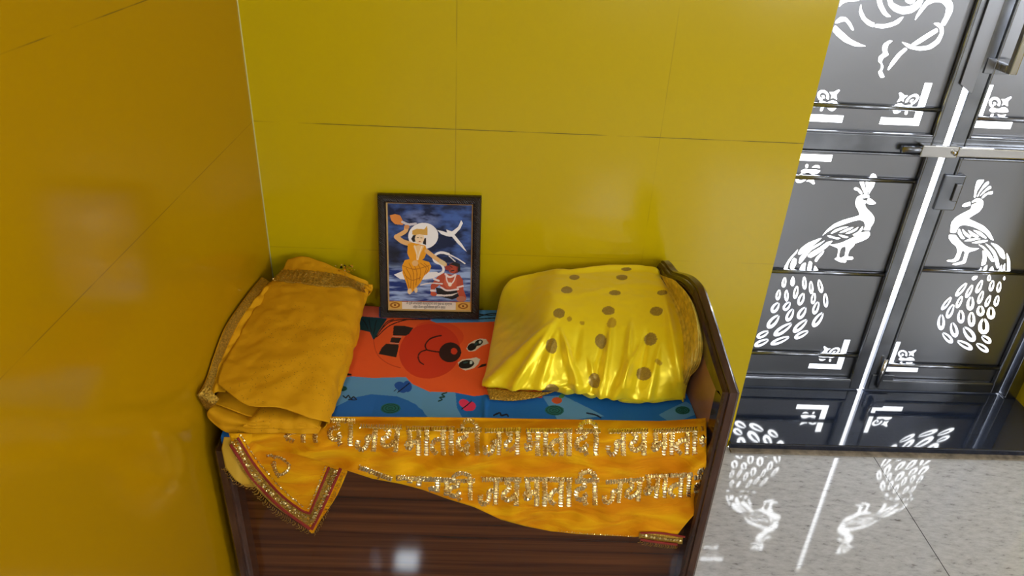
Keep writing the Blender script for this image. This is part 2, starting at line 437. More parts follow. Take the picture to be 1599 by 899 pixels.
left_peacock = [S(p, cA, sA) for p in [
    [(335,180),(350,170),(375,180),(400,205),(402,228),(385,222),(365,200),(340,192)],
    [(378,112),(412,112),(432,190),(435,230),(422,225),(402,180)],
    [(432,108),(462,108),(454,190),(443,232),(438,190)],
    [(470,110),(466,88),(480,62),(495,58),(512,64),(524,90),(508,135),(498,165),(475,200),(455,232),(461,190)],
    [(449,265),(470,262),(500,285),(516,300),(505,310),(470,313),(446,305),(443,285)],
    [(395,235),(430,230),(462,238),(463,256),(436,256),(410,262),(404,272),(438,284),(432,305),(425,312),(440,345),(480,385),(503,420),(500,460),(475,500),(465,526),(417,522),(428,490),(418,455),(385,440),(330,450),(250,477),(180,502),(120,537),(75,570),(110,525),(170,475),(250,440),(340,415),(380,400),(375,370),(350,320),(350,280),(365,250)],
    [(135,645),(180,641),(240,625),(300,597),(350,572),(400,543),(460,538),(468,562),(450,590),(400,615),(345,635),(335,655),(300,690),(285,740),(325,745),(326,765),(280,770),(232,752),(258,738),(268,680),(262,658),(236,668),(222,690),(212,745),(250,762),(275,778),(260,793),(215,785),(175,762),(195,748),(206,690),(195,670)],
    [(145,548),(180,520),(240,500),(292,495),(250,512),(200,532),(155,552)],
    [(215,545),(270,515),(330,498),(310,518),(258,540)],
    [(265,552),(320,526),(372,498),(355,525),(310,548)],
    [(325,562),(370,537),(405,492),(407,515),(382,550),(340,567)],
    [(115,570),(150,572),(180,583),(225,590),(200,600),(165,592),(135,585)],
    [(205,560),(245,568),(290,580),(270,590),(235,580)]]]
left_peacock += [smooth_poly(px_poly(p, (0, 0), 1)) for p in [
    [(1246,396),(1250,388),(1262,379),(1283,371),(1276,378),(1264,387),(1250,397)],
    [(1247,410),(1249,402),(1256,393.5),(1268,385.5),(1288,375),(1279,383),(1266,391),(1256,404),(1250,411)],
    [(1261,400),(1266,394),(1280,386),(1291,378),(1300,376),(1291,386),(1280,394),(1267,402)],
    [(1287,391),(1281,395.5),(1275,401),(1272,407),(1275,408.5),(1279,403),(1285,396)]]]
left_peacock += [S(p, cB, sB) for p in [
    [(262,225),(275,180),(310,120),(378,45),(368,75),(340,105),(305,160),(292,225)],
    [(318,192),(325,150),(345,114),(368,122),(365,160),(345,200)],
    [(385,225),(408,165),(440,150),(428,225)],
    [(448,222),(466,140),(490,150),(478,222)],
    [(500,225),(512,172),(545,225)]]]
left_peacock += [feather(*t, cB, sB) for t in [
    (272,302,40,84,10),(338,295,38,76,5),(430,307,40,104,-2),(482,342,40,104,-3),(553,332,44,108,-12),
    (226,400,44,88,12),(290,405,40,92,0),(363,380,44,106,12),(405,433,58,104,22),(500,428,44,92,10),(595,442,46,112,-4),
    (203,498,64,98,35),(293,487,58,84,38),(520,500,56,108,20),
    (317,556,62,112,28),(410,540,66,112,34),(187,607,72,138,42),(535,592,66,140,36),
    (262,668,66,176,56),(397,641,62,150,48),(105,707,54,108,62),(407,708,52,128,62),(96,772,54,126,66),(240,755,52,164,68)]]
right_peacock = [S(p, cC, sC) for p in [
    [(285,210),(295,130),(315,65),(375,60),(345,110),(312,160),(300,210)],
    [(312,205),(337,155),(378,92),(412,72),(415,95),(370,135),(338,172),(322,205)],
    [(335,203),(370,158),(415,117),(435,115),(435,135),(395,155),(358,187)],
    [(352,218),(375,187),(420,165),(450,160),(448,183),(405,188),(370,217)],
    [(272,245),(310,222),(350,228),(368,255),(360,300),(330,340),(280,370),(240,400),(300,430),(370,465),(425,520),(458,590),(430,578),(385,530),(330,495),(270,468),(200,455),(155,468),(125,522),(80,522),(80,480),(90,430),(130,385),(200,345),(250,320),(264,295),(266,278),(310,262),(308,250),(268,260)],
    [(180,290),(195,270),(252,252),(256,270),(250,285),(205,297)],
    [(70,540),(125,545),(160,590),(210,637),(260,657),(330,660),(290,680),(240,697),(217,770),(205,790),(130,808),(95,800),(130,787),(170,777),(187,765),(205,700),(195,682),(180,687),(152,760),(110,780),(55,775),(50,765),(110,753),(140,690),(130,645),(90,610),(65,570)],
    [(150,495),(160,490),(185,545),(205,575),(175,575),(145,530)],
    [(185,490),(215,520),(260,555),(245,568),(210,550),(188,520)],
    [(235,500),(280,525),(326,553),(318,566),(270,553),(245,525)],
    [(280,500),(340,515),(395,565),(385,574),(333,545)],
    [(200,597),(240,578),(300,571),(345,577),(300,587),(250,597)],
    [(265,612),(300,600),(380,586),(410,592),(380,606),(310,617)],
    [(325,627),(365,640),(418,690),(458,755),(462,775),(440,775),(400,720),(370,665)],
    [(385,618),(425,642),(472,690),(500,760),(508,820),(490,838),(475,800),(455,715),(420,662)],
    [(432,612),(490,630),(545,680),(562,745),(545,755),(515,730),(480,668)],
    [(572,700),(600,760),(605,885),(577,885),(575,780)],
    [(360,680),(385,692),(398,750),(385,800),(350,812),(352,790),(362,740)],
    [(358,885),(375,825),(405,808),(385,885)],
    [(410,885),(425,838),(450,818),(465,885)],
    [(495,885),(513,822),(532,805),(526,885)],
    [(535,885),(543,812),(560,792),(557,885)],
    [(300,868),(330,852),(350,825),(350,868)]]]
right_peacock += [feather(*t, cD, sD) for t in [
    (405,188,36,56,60),(530,190,40,56,5),(663,192,24,34,10),
    (287,290,52,158,40),(357,305,48,134,28),(445,264,52,132,25),(553,257,50,104,14),(617,268,48,100,10),
    (157,412,50,148,38),(270,399,50,122,25),(367,413,78,124,8),(457,358,50,126,20),(521,390,46,116,24),(597,389,52,102,14),
    (190,481,66,138,25),(455,477,82,94,0),(547,496,86,112,0),
    (110,576,80,142,2),(283,529,78,118,0),(376,552,78,132,0),(483,613,112,142,0),
    (222,643,82,136,-14),(355,681,96,160,-38),(505,728,66,104,-55),
    (165,713,66,128,-45),(317,776,66,158,-62),(470,799,64,132,-56)]]
rose = [S(p, cE, sE) for p in [
    [(345,25),(350,60),(375,112),(410,138),(432,148),(423,172),(385,157),(350,122),(332,75)],
    [(442,153),(490,155),(550,140),(595,112),(617,108),(585,150),(530,172),(480,180),(433,173)],
    [(445,-60),(470,-60),(475,-10),(485,30),(510,80),(535,105),(510,108),(480,85),(455,40),(446,0)],
    [(505,-50),(528,-60),(535,-20),(552,18),(600,42),(660,38),(705,5),(735,-30),(752,-28),(725,40),(672,80),(610,90),(555,70),(522,35)],
    [(610,-60),(660,-85),(700,-55),(688,10),(660,25),(630,10)],
    [(690,130),(697,100),(722,55),(765,0),(830,-20),(900,-15),(930,20),(930,70),(907,118),(880,163),(855,150),(880,100),(888,50),(862,18),(820,12),(772,32),(730,82)],
    [(808,150),(840,145),(870,170),(872,212),(845,272),(790,312),(720,322),(650,307),(605,268),(640,277),(700,297),(770,290),(822,255),(847,215),(845,180)],
    [(665,283),(740,230),(825,180),(835,202),(770,245),(705,285)],
    [(515,440),(540,390),(580,340),(625,305),(640,316),(600,355),(560,405),(522,447)],
    [(455,460),(470,440),(472,410),(455,390),(460,360),(485,340),(480,310),(490,280),(525,258),(545,262),(520,285),(512,320),(520,350),(490,370),(478,395),(488,425),(480,455),(495,490),(470,495)],
    [(165,195),(180,162),(215,192),(280,250),(340,280),(375,295),(310,295),(240,267),(190,227)],
    [(185,132),(215,108),(250,112),(280,145),(300,190),(285,190),(265,160),(240,135),(182,150)],
    [(205,45),(215,0),(235,-20),(330,-20),(330,5),(260,10),(225,25)],
    # upper petals, above the picture
    [(345,-5),(350,-90),(400,-170),(480,-215),(490,-200),(420,-150),(375,-80),(365,-10)],
    [(530,-100),(600,-175),(700,-180),(775,-110),(760,-60),(735,-100),(680,-140),(610,-135),(550,-70)],
    [(520,-230),(640,-260),(760,-230),(850,-150),(880,-50),(860,-50),(815,-140),(740,-200),(640,-235),(530,-215)]]]
def mirror(polys, c): return [[(2*c-x, z) for x, z in p] for p in polys]
# corner ornament (bracket, curl, star, sprigs) relative to its outer corner
_c0 = np.array(px_poly([(145, 708)], cH, sH)[0])
def ring(cx, cy, r0, r1, a0, a1):
    o = [(cx+r1*math.cos(math.radians(a)), cy+r1*math.sin(math.radians(a))) for a in np.linspace(a0, a1, 18)]
    i = [(cx+r0*math.cos(math.radians(a)), cy+r0*math.sin(math.radians(a))) for a in np.linspace(a1, a0, 18)]
    return o+i
ORN = []
for p, sm in [([(345,140),(435,140),(270,615),(715,630),(685,725),(145,708)], 0),
          (ring(478, 362, 46, 82, -250, 40), 0), (ring(474, 376, 2, 24, -150, 150), 0),
          ([(572,310),(620,312),(700,275),(716,290),(665,345),(662,412),(612,384),(578,400),(596,355)], 1),
          ([(400,470),(440,425),(520,452),(590,425),(650,440),(672,490),(590,500),(500,490),(450,500)], 1),
          ([(408,567),(430,522),(466,522),(440,570)], 1), ([(518,530),(580,535),(640,528),(600,566),(550,566)], 1)]:
    P = px_poly(p, cH, sH)
    P = [(x-_c0[0], z-_c0[1]) for x, z in P]
    if not sm and len(p) == 6:     # square the bracket
        P = [(0, .118), (.0205, .118), (.0205, .0195), (.112, .0195), (.112, 0), (0, 0)]
    ORN.append(smooth_poly(P, 3) if sm else P)
def ornament(c, fx=1, fz=1): return [[(c[0]+fx*x, c[1]+fz*z) for x, z in p] for p in ORN]
def corner(px, py): return np.array(atY(px, py, YG)[[0, 2]])

def cut_sheet(name, x0, x1, z0, z1, holes, mt, parent, th=.0012):
    cu = bpy.data.curves.new(name, 'CURVE'); cu.dimensions = '2D'; cu.fill_mode = 'BOTH'; cu.extrude = th/2
    for p in [[(x0, z0), (x1, z0), (x1, z1), (x0, z1)]]+holes:
        p = [(min(max(x, x0+.002), x1-.002), min(max(z, z0+.002), z1-.002)) for x, z in p] if p[0] != (x0, z0) else p
        s = cu.splines.new('POLY'); s.points.add(len(p)-1)
        for k, (x, z) in enumerate(p): s.points[k].co = (x, z, 0, 1)
        s.use_cyclic_u = True
    tmp = bpy.data.objects.new(name+'_tmp', cu); COL.objects.link(tmp)
    bpy.context.view_layer.update()
    me = bpy.data.meshes.new_from_object(tmp.evaluated_get(bpy.context.evaluated_depsgraph_get()))
    bpy.data.objects.remove(tmp)
    for v in me.vertices:
        x, z, y = v.co; v.co = (x, YG+y, z)
    me.materials.clear(); me.materials.append(mt); me.name = name
    me.flip_normals(); me.update()
    return link(bpy.data.objects.new(name, me), parent)

XGAP = 1.281
LX0, LX1 = .80, 1.268      # left leaf
RX0, RX1 = 1.2865, 1.752    # right leaf
GZ0, GZ1 = .0285, 2.05
FY0, FY1 = YG-.012, YG+.004       # frame tubes
def leaf(name, x0, x1, xi0, xi1, lower, upper, bars, mid, upbar, label, panel_bottom):
    root = empty(name); structure(root); root['label'] = label; root['category'] = 'gate'
    for a, b in ((x0, xi0), (xi1, x1)):
        box_obj('stile', (a, FY0, GZ0), (b, FY1, GZ1), M['steel_dark'], root, .003)
    for a, b in ((GZ0, panel_bottom), (mid[0], mid[1]), (GZ1-.05, GZ1)):
        box_obj('rail', (xi0, FY0, a), (xi1, FY1, b), M['steel_dark'], root, .003)
    cut_sheet('peacock_panel', xi0-.004, xi1+.004, panel_bottom-.004, mid[0]+.004, lower, M['steel'], root)
    cut_sheet('rose_panel', xi0-.004, xi1+.004, mid[1]-.004, GZ1-.046, upper, M['steel'], root)
    for z in bars+upbar:
        q = MB(); q.tube([(xi0, YG-.0085, z), (xi1, YG-.0085, z)], .0068, 16); q.build('cross_bar', M['steel_dark'], root, True)
    # slim inner beading round both panels
    for a, b, nm in ((panel_bottom, mid[0], 'beading'), (mid[1], GZ1-.05, 'beading')):
        q = MB(); w = .007
        q.box((xi0, YG-.017, a), (xi0+w, YG-.002, b)); q.box((xi1-w, YG-.017, a), (xi1, YG-.002, b))
        q.box((xi0+w, YG-.017, a), (xi1-w, YG-.002, a+w)); q.box((xi0+w, YG-.017, b-w), (xi1-w, YG-.002, b))
        q.build(nm, M['steel_dark'], root, bevel=.0028)
    return root
cLU = corner(1260+1045/5.995, 120+457/5.995)
cLL = corner(1240+470/6.423, 500+489/6.423)
cRL = corner(1240+903/6.423, 500+508/6.423)
cRU = corner(1500+145/8.99, 120+708/8.99)
LM = 1.028
left_lower = left_peacock+ornament(cLL, -1)+ornament((2*LM-cLU[0]-.013, .838), 1, -1)
left_upper = rose+ornament(cLU, -1)+ornament((2*LM-cLU[0]-.012, cLU[1]))
g1 = leaf('door_1', LX0, LX1, .843, 1.234, left_lower, left_upper, [.163, .466, .772], (.855, .906), [.981],
          'left steel gate leaf with a laser-cut peacock facing right', .066)
right_lower = right_peacock+ornament(cRL)
right_upper = mirror(rose, XGAP+.004)+ornament(cRU)+ornament((2*1.53-cRU[0], cRU[1]), -1)
g2 = leaf('door_2', RX0, RX1, 1.328, 1.722, right_lower, right_upper, [.130, .487], (.850, .905), [.962],
          'right steel gate leaf with a laser-cut peacock facing left', .066)
# sliding bolt across the two leaves (sleeve on the right leaf, rod reaching the left)
q = MB(); q.tube([(1.145, FY0-.014, .872), (1.24, FY0-.014, .872)], .0105, 14); q.build('bolt_rod', M['steel_dark'], g2, True)
q = MB(); q.box((1.196, FY0-.027, .855), (1.30, FY0-.0005, .889)); q.build('bolt_sleeve', M['steel_bright'], g2, bevel=.003)
q = MB(); q.box((1.30, FY0-.024, .858), (1.722, FY0-.0005, .886)); q.build('bolt_bar', M['steel_bright'], g2, bevel=.004)
q = MB(); q.tube([(1.288, FY0-.027, .872), (1.288, FY0-.034, .872)], .007, 12); q.build('bolt_knob', M['steel_bright'], g2, True)
# cover strip over the upper part of the meeting gap
q = MB()
q.add([(1.252, FY0-.001, 1.055), (1.292, FY0-.001, 1.03), (1.292, FY0-.001, GZ1), (1.252, FY0-.001, GZ1),
       (1.252, FY0-.007, 1.055), (1.292, FY0-.007, 1.03), (1.292, FY0-.007, GZ1), (1.252, FY0-.007, GZ1)],
      [(0,1,2,3),(7,6,5,4),(0,4,5,1),(1,5,6,2),(2,6,7,3),(3,7,4,0)])
q.build('cover_strip', M['steel'], g1, bevel=.001)
# bow handle on the right leaf
q = MB(); hy = FY0-.05
q.box((1.338, hy-.010, 1.095), (1.358, hy+.010, 1.62))
q.box((1.338, hy+.010, 1.095), (1.358, FY0, 1.115)); q.box((1.338, hy+.010, 1.60), (1.358, FY0, 1.62))
q.build('pull_handle', M['steel_bright'], g2, bevel=.003)
box_obj('handle_plate', (1.306, FY0-.004, 1.085), (1.372, FY0+.0, 1.125), M['steel_dark'], g2, .001)
# lock case on the right leaf, low bolt plate by the foot of the gap
q = MB(); q.box((1.300, YG-.020, .69), (1.362, YG-.002, .80)); lk = q.build('lock_case', M['steel_dark'], g2, bevel=.004)
box_obj('lock_tongue', (1.338, YG-.027, .722), (1.355, YG-.02, .775), M['steel'], lk, .002)
box_obj('foot_plate', (1.296, FY0-.004, .034), (1.37, FY0-.0003, .094), M['steel_dark'], g2, .002)
q = MB(); q.tube([(1.318, FY0-.010, .05), (1.318, FY0-.010, .16)], .006, 10); q.build('tower_bolt', M['steel_bright'], g2, True)
# fixed jamb posts
for xa, xb, nm in ((RX1+.006, XJ, 'trim_5'), (XR, LX0-.006, 'trim_6')):
    structure(box_obj(nm, (xa, YG-.035, .0255), (xb, YG+.03, 2.08), M['steel_dark'], None, .003))
structure(box_obj('trim_7', (LX0-.006, YG-.03, 2.056), (RX1+.006, YG+.03, 2.08), M['steel_dark'], None, .002))

# ------------------------------------------------------------------ bench
bench = empty('storage_bench'); 
tag(bench, 'dark brown wood-grain bench with raised end panels against the yellow wall', 'bench')
BF = 1.195; SEAT = .450; BL, BR = -.517, .479
box_obj('front_panel', (BL, BF, 0), (BR, BF+.018, SEAT), M['wood_front'], bench)
box_obj('seat_board', (BL, BF+.018, SEAT-.02), (BR, 1.69, SEAT), M['wood_post'], bench)
box_obj('back_panel', (BL, 1.675, 0), (BR, 1.69, SEAT-.02), M['wood_post'], bench)
XO = .506
def shear(y): return -.031*(y-1.157)/.535
def shear_hit(px, py):
    d = ray(px, py); y = 1.4
    for _ in range(12): y = d[1]*(XO+shear(y))/d[0]
    return (y, CAM[2]+d[2]*y/d[1])
def end_panel(xin, xout, inner_side, parent, low=None):
    """end panel with its wavy top, as outline in y-z extruded in x; moulded edge as a sub-part"""
    hits = [shear_hit(*p) for p in ((1047,404),(1053,411),(1059,419),(1066,425.5),(1080,429),(1092,435),(1103,447),(1110,465),(1122,501),(1137,549),(1153,600))]
    top = [(1.695, .600), (1.693, .625)]+[(min(y, 1.69-.012*k), z-.010) for k, (y, z) in enumerate(hits[1:-1])]+[(1.157, hits[-1][1]-.010)]
    top = top[:2]+sorted(top[2:], key=lambda q: -q[0])
    if low: top = [(1.692, low-.02), (1.680, low-.004), (1.655, low), (1.6, low), (1.5, low), (1.4, low), (1.3, low), (1.25, low), (1.2, low), (1.18, low), (1.157, low)]
    ZF = top[-1][1]
    ol = [(1.157, 0), (1.692, 0)]
    tp = [tuple(p) for p in catmull(top[:-1], 50)]+top[-1:]
    P = ol+tp
    n = len(P); sh = (lambda y: 0) if low else shear
    v = [(xin+sh(y), y, z) for y, z in P]+[(xout+sh(y), y, z) for y, z in P]
    f = [tuple(range(n)), tuple(range(2*n-1, n-1, -1))]+[(i, i+n, (i+1) % n+n, (i+1) % n) for i in range(n)]
    body = mesh_obj('end_panel', v, f, M['wood_inner'], parent)
    # moulding: rounded cap swept along the front edge and the top
    path = [(1.157, 0.0), (1.157, .2), (1.157, .4), (1.157, ZF-.014), (1.157, ZF)]+list(reversed(tp))[1:]
    prof = []
    w = (xout-xin)/2+(.003 if low else .006); xc = (xin+xout)/2
    for a, b in ((-w, -.040), (-w, -.004), (-w+.004, .003), (-w*.45, .004), (-w*.35, .010), (w*.5, .011), (w*.85, .006), (w, -.002), (w, -.040)):
        prof.append((a, b))
    vs, fs = [], []; k = len(prof)
    for i, (y, z) in enumerate(path):
        p0 = path[max(i-1, 0)]; p1 = path[min(i+1, len(path)-1)]
        if i == 4:
            nn = np.array([-.93, .6])
        else:
            t = np.array([p1[0]-p0[0], p1[1]-p0[1]]); t /= np.linalg.norm(t); nn = np.array([-t[1], t[0]])
        for a, b in prof:
            vs.append((xc+a*inner_side+sh(y), y+nn[0]*b, z+nn[1]*b))
    for i in range(len(path)-1):
        for j in range(k):
            fs.append((i*k+j, i*k+(j+1) % k, (i+1)*k+(j+1) % k, (i+1)*k+j))
    fs.append(tuple(range(k))); fs.append(tuple((len(path)-1)*k+j for j in range(k)))
    mesh_obj('edge_moulding', vs, fs, M['wood_post'], body)
    return body
end_panel(BR, XO-.006, 1, bench)
end_panel(-.541, BL, -1, bench, .440)

# ------------------------------------------------------------------ printed quilt
QZ = .472
def inside(P, poly):
    x, y = P[:, 0], P[:, 1]; c = np.zeros(len(P), bool); n = len(poly)
    for i in range(n):
        x0, y0 = poly[i]; x1, y1 = poly[i-1]
        if y0 == y1: continue
        k = ((y0 > y) != (y1 > y)) & (x < (x1-x0)*(y-y0)/(y1-y0)+x0); c ^= k
    return c
def ell(P, cx, cy, rx, ry, ang=0):
    a = math.radians(ang); dx, dy = P[:, 0]-cx, P[:, 1]-cy
    u = dx*math.cos(a)+dy*math.sin(a); v = -dx*math.sin(a)+dy*math.cos(a)
    return (u/rx)**2+(v/ry)**2 < 1
def stroke(P, pts, w):
    pts = catmull(pts, max(8, 6*len(pts))) if len(pts) > 2 else np.array(pts, float)
    m_ = np.zeros(len(P), bool)
    for a, b in zip(pts[:-1], pts[1:]):
        d = b-a; L2 = d@d+1e-9
        t = np.clip(((P-a)@d)/L2, 0, 1); q = P-(a+t[:, None]*d)
        m_ |= (q**2).sum(1) < w*w
    return m_
nx, ny = 820, 430
xs = np.linspace(-.530, .470, nx)
front = []          # front edge y for each x (slightly wavy)
prof_y = np.concatenate([np.array([0, 0, .001, .004, .009]), np.linspace(.014, .465, ny-5)])
prof_z = np.concatenate([np.array([-.021, -.012, -.005, -.0015, -.0003]), np.zeros(ny-5)])
G = np.zeros((ny, nx, 3))
fy = 1.214+.004*np.sin(xs*9+.6)+.003*np.sin(xs*23)
fy = fy-.055*np.clip((-.43-xs)/.08, 0, 1)**1.5
G[:, :, 0] = xs[None]; G[:, :, 1] = fy[None]+prof_y[:, None]*(1.686-fy[None])/.465; G[:, :, 2] = QZ+prof_z[:, None]
wr = .0022*np.sin(xs*31+1)[None]*np.exp(-((G[:, :, 1]-1.25)/.05)**2)
crease = .006*np.exp(-((xs-.006)/.006)**2)[None]*np.exp(-((G[:, :, 1]-1.21)/.09)**2)
soft = .0025*np.sin(G[:, :, 0]*17+G[:, :, 1]*21)*np.sin(G[:, :, 1]*13+2)
G[:, :, 2] += np.where(prof_z[:, None] > -.004, np.abs(wr)+crease+np.maximum(soft, -.001), 0)
flat = G.reshape(-1, 3).copy(); flat[:, 2] = QZ
P = (proj(flat)-np.array([500, 450]))*3.7467
C = np.tile(lin(24, 104, 186), (len(P), 1))
def paint(mask, rgb): C[mask] = lin(*rgb)
paint(inside(P, [(40,520),(500,500),(640,590),(790,600),(800,700),(850,790),(640,790),(600,715),(520,660),(450,632),(300,618),(200,640),(100,690),(0,720)]), (94,152,204))
paint(inside(P, [(40,800),(60,720),(100,690),(200,640),(300,618),(450,632),(560,680),(640,770),(645,830)]), (34,104,190))
paint(inside(P, [(1300,630),(1420,625),(1660,750),(1400,790)]), (94,152,204))
paint(inside(P, [(1980,740),(2140,660),(2230,725),(2060,795)]), (84,144,200))
paint(inside(P, [(140,520),(160,480),(235,240),(290,255),(310,300),(390,180),(250,165),(230,20),(345,20),(345,172),(520,178),(1300,195),(1300,640),(970,625),(900,632),(780,610),(640,607),(540,562),(500,522),(300,522),(180,512)]), (236,92,38))
paint(inside(P, [(240,20),(345,20),(345,176),(244,168)]), (228,104,74))
paint(ell(P, 640, 370, 180, 160, -18), (212,58,26))
paint(ell(P, 690, 275, 150, 85, 5) & ~ell(P, 640, 370, 180, 160, -18), (226,76,32))
paint(inside(P, [(230,165),(392,182),(345,250),(312,300),(290,255),(228,240)]), (18,58,66))
paint(inside(P, [(640,186),(700,170),(900,165),(900,20),(1300,20),(1300,190),(680,200)]), (84,150,205))
for a in ([(312,300),(380,220),(450,190),(640,180)], [(330,285),(400,225),(500,188),(560,184)], [(340,265),(385,205),(430,186)],
          [(250,185),(270,215),(280,240)], [(285,185),(292,225),(300,255)], [(330,190),(320,230),(312,270)]):
    paint(stroke(P, a, 2.6), (22, 24, 22))
for a in ([(920,85),(980,110),(1080,118)], [(930,95),(1010,100),(1060,80)], [(915,150),(1000,160),(1090,150)], [(925,165),(1010,150),(1100,165)],
          [(930,178),(1020,176),(1100,183)], [(940,120),(1000,128),(1090,110)]):
    paint(stroke(P, a, 3), (20, 30, 40))
for a in ([(430,222),(490,222),(545,234),(520,268),(500,278),(425,275)], [(418,287),(475,290),(460,320),(408,315)], [(385,325),(460,328),(455,370),(445,408),(342,388),(360,350)]):
    paint(inside(P, a), (44, 34, 30))
for a in ([(426,281),(476,285)], [(408,320),(460,323)]): paint(stroke(P, a, 2), (190, 160, 140))
paint(stroke(P, [(312,300),(322,360),(350,410),(410,450),(470,470)], 2.2), (196, 62, 26))
paint(stroke(P, [(700,371),(660,366),(622,358)], 4), (60, 22, 16)); paint(stroke(P, [(622,358),(615,330),(640,298),(680,282),(708,277)], 4), (60, 22, 16))
paint(stroke(P, [(622,358),(588,372),(573,400),(583,432),(605,448)], 4), (60, 22, 16))
paint(ell(P, 760, 373, 65, 57, -8), (52, 28, 26)); paint(ell(P, 783, 366, 19, 19), (212, 60, 30))
paint(inside(P, [(855,352),(868,325),(900,305),(935,293),(970,296),(987,322),(945,337),(905,366),(870,368)]), (225, 215, 205))
paint(ell(P, 888, 342, 28, 20, -25) | ell(P, 928, 318, 25, 17, -25), (24, 22, 24)); paint(ell(P, 935, 314, 7, 9, 30), (200, 215, 215)); paint(ell(P, 912, 326, 12, 6, -40), (40, 80, 84))
paint(inside(P, [(806,432),(830,414),(880,408),(912,401),(936,412),(925,440),(898,466),(850,479),(815,462)]), (225, 215, 205))
paint(ell(P, 855, 442, 46, 25, -10), (24, 22, 24)); paint(ell(P, 882, 432, 8, 10, 20), (200, 215, 215)); paint(ell(P, 850, 432, 14, 5, -10), (40, 80, 84))
paint(inside(P, [(918,465),(945,443),(974,437),(970,452)]), (40, 26, 22))
paint(ell(P, 470, 572, 36, 24, 15) | ell(P, 510, 575, 26, 32, -10) | ell(P, 478, 592, 28, 18, 20), (30, 82, 168)); paint(stroke(P, [(458,605),(490,580),(522,556)], 3), (16, 26, 60))
paint(stroke(P, [(445,590),(432,600)], 2) | stroke(P, [(460,600),(452,610)], 2), (16, 26, 60))
paint(ell(P, 845, 675, 34, 24, 25) | ell(P, 882, 690, 28, 26, -10) | ell(P, 858, 700, 22, 16), (222, 52, 96)); paint(stroke(P, [(828,706),(855,686),(885,660)], 3), (30, 26, 40))
paint(stroke(P, [(135,630),(150,642),(165,628),(180,648),(195,636),(212,652)], 4) | stroke(P, [(165,652),(205,656)], 3), (20, 22, 34))
paint(stroke(P, [(740,612),(712,622),(728,636),(700,640),(712,652),(692,662)], 4), (24, 66, 60))
paint(stroke(P, [(1015,745),(1050,730),(1060,745),(1090,738),(1100,748)], 5), (16, 20, 40))
paint(stroke(P, [(1560,735),(1610,745),(1640,760)], 5), (16, 30, 66))
for cx, cy, r in ((412,707,58), (128,585,30), (1370,716,56), (2120,715,44)):
    paint(ell(P, cx, cy, r, r*.56), (30, 104, 104))
    for k in (.85, .55, .25): paint(ell(P, cx, cy, r*k, r*.56*k) & ~ell(P, cx, cy, r*k-5, r*.56*k-4), (18, 62, 60))
paint(ell(P, 1385, 655, 30, 20), (206, 88, 44)); paint(ell(P, 1415, 628, 20, 12, -30), (86, 140, 74))
paint(inside(P, [(140,492),(182,498),(184,508),(142,508)]), (24, 22, 22))
quilt = grid_obj('printed_quilt', G, M['quilt'], None, 0, C.reshape(ny, nx, 3))
s_ = quilt.modifiers.new('thickness', 'SOLIDIFY'); s_.thickness = .017; s_.offset = -1
# the underside is closed: a thin quilt body
tag(quilt, 'blue cotton quilt printed with an orange bear face, spread over the bench seat', 'quilt')

# ------------------------------------------------------------------ orange velvet cloth hanging over the front
cloth = empty('orange_cloth')
tag(cloth, 'orange velvet cloth with gold foil lettering hanging over the bench front', 'cloth')
HEM = [(352,690),(380,684),(421,699),(470,711),(510,722),(545,735),(582,747),(626,755),(660,764),(698,778),(740,791),(780,810),(820,821),(860,829),(900,833),(940,835),(990,838),(1030,834),(1062,842),(1076,828),(1103,800)]
def hem(x):
    xs_ = [p[0] for p in HEM]; return float(np.interp(x, xs_, [p[1] for p in HEM]))
def topline(x): return float(np.interp(x, [352, 500, 757, 1030, 1108], [664, 651, 650, 655, 650]))
def wrinkle(x, y):
    w = .0058*math.sin((x*.75+y*1.1)*.052+1.2*math.sin(x*.011))*(.5+.5*math.sin(x*.017+1))
    w += .0034*math.sin((x*.55+y*1.5)*.085+2*math.sin(y*.02))
    w += .005*noise.noise(Vector((x*.03, y*.045, 3)))
    w += .0045*math.exp(-((x-757)/5)**2)*math.exp(-((y-655)/60)**2)
    return w
def DY(x, y):
    base = 1.174-.006*min(max((y-690)/140, 0), 1)
    t = min(max((688-y)/32, 0), 1); base += .050*t*t
    fall = min(max((y-662)/25, 0), 1)
    return base-1.5*wrinkle(x, y)*fall-.002
def drape(x, y, off=0): return atY(x, y, DY(x, y)-off)
nu, nv = 260, 70
DG = np.zeros((nv, nu, 3))
edge_r = lambda t: 1103-1*t*0
for j, x in enumerate(np.linspace(364, 1103, nu)):
    h = hem(x); tt = topline(x)
    for i, t in enumerate(np.linspace(0, 1, nv)):
        y = tt+(h-tt)*t
        xx = x
        if x > 1040: xx = x-(x-1040)/63*30*max(0, (y-720)/130)**1.3
        if i == 0: DG[i, j] = drape(xx, y)+np.array([0, .045, .0])
        else: DG[i, j] = drape(xx, y)
DG[0, :, 2] = np.minimum(DG[0, :, 2], SEAT+.002)
grid_obj('drape', DG, M['orange_velvet'], cloth, .0014, None, 0)

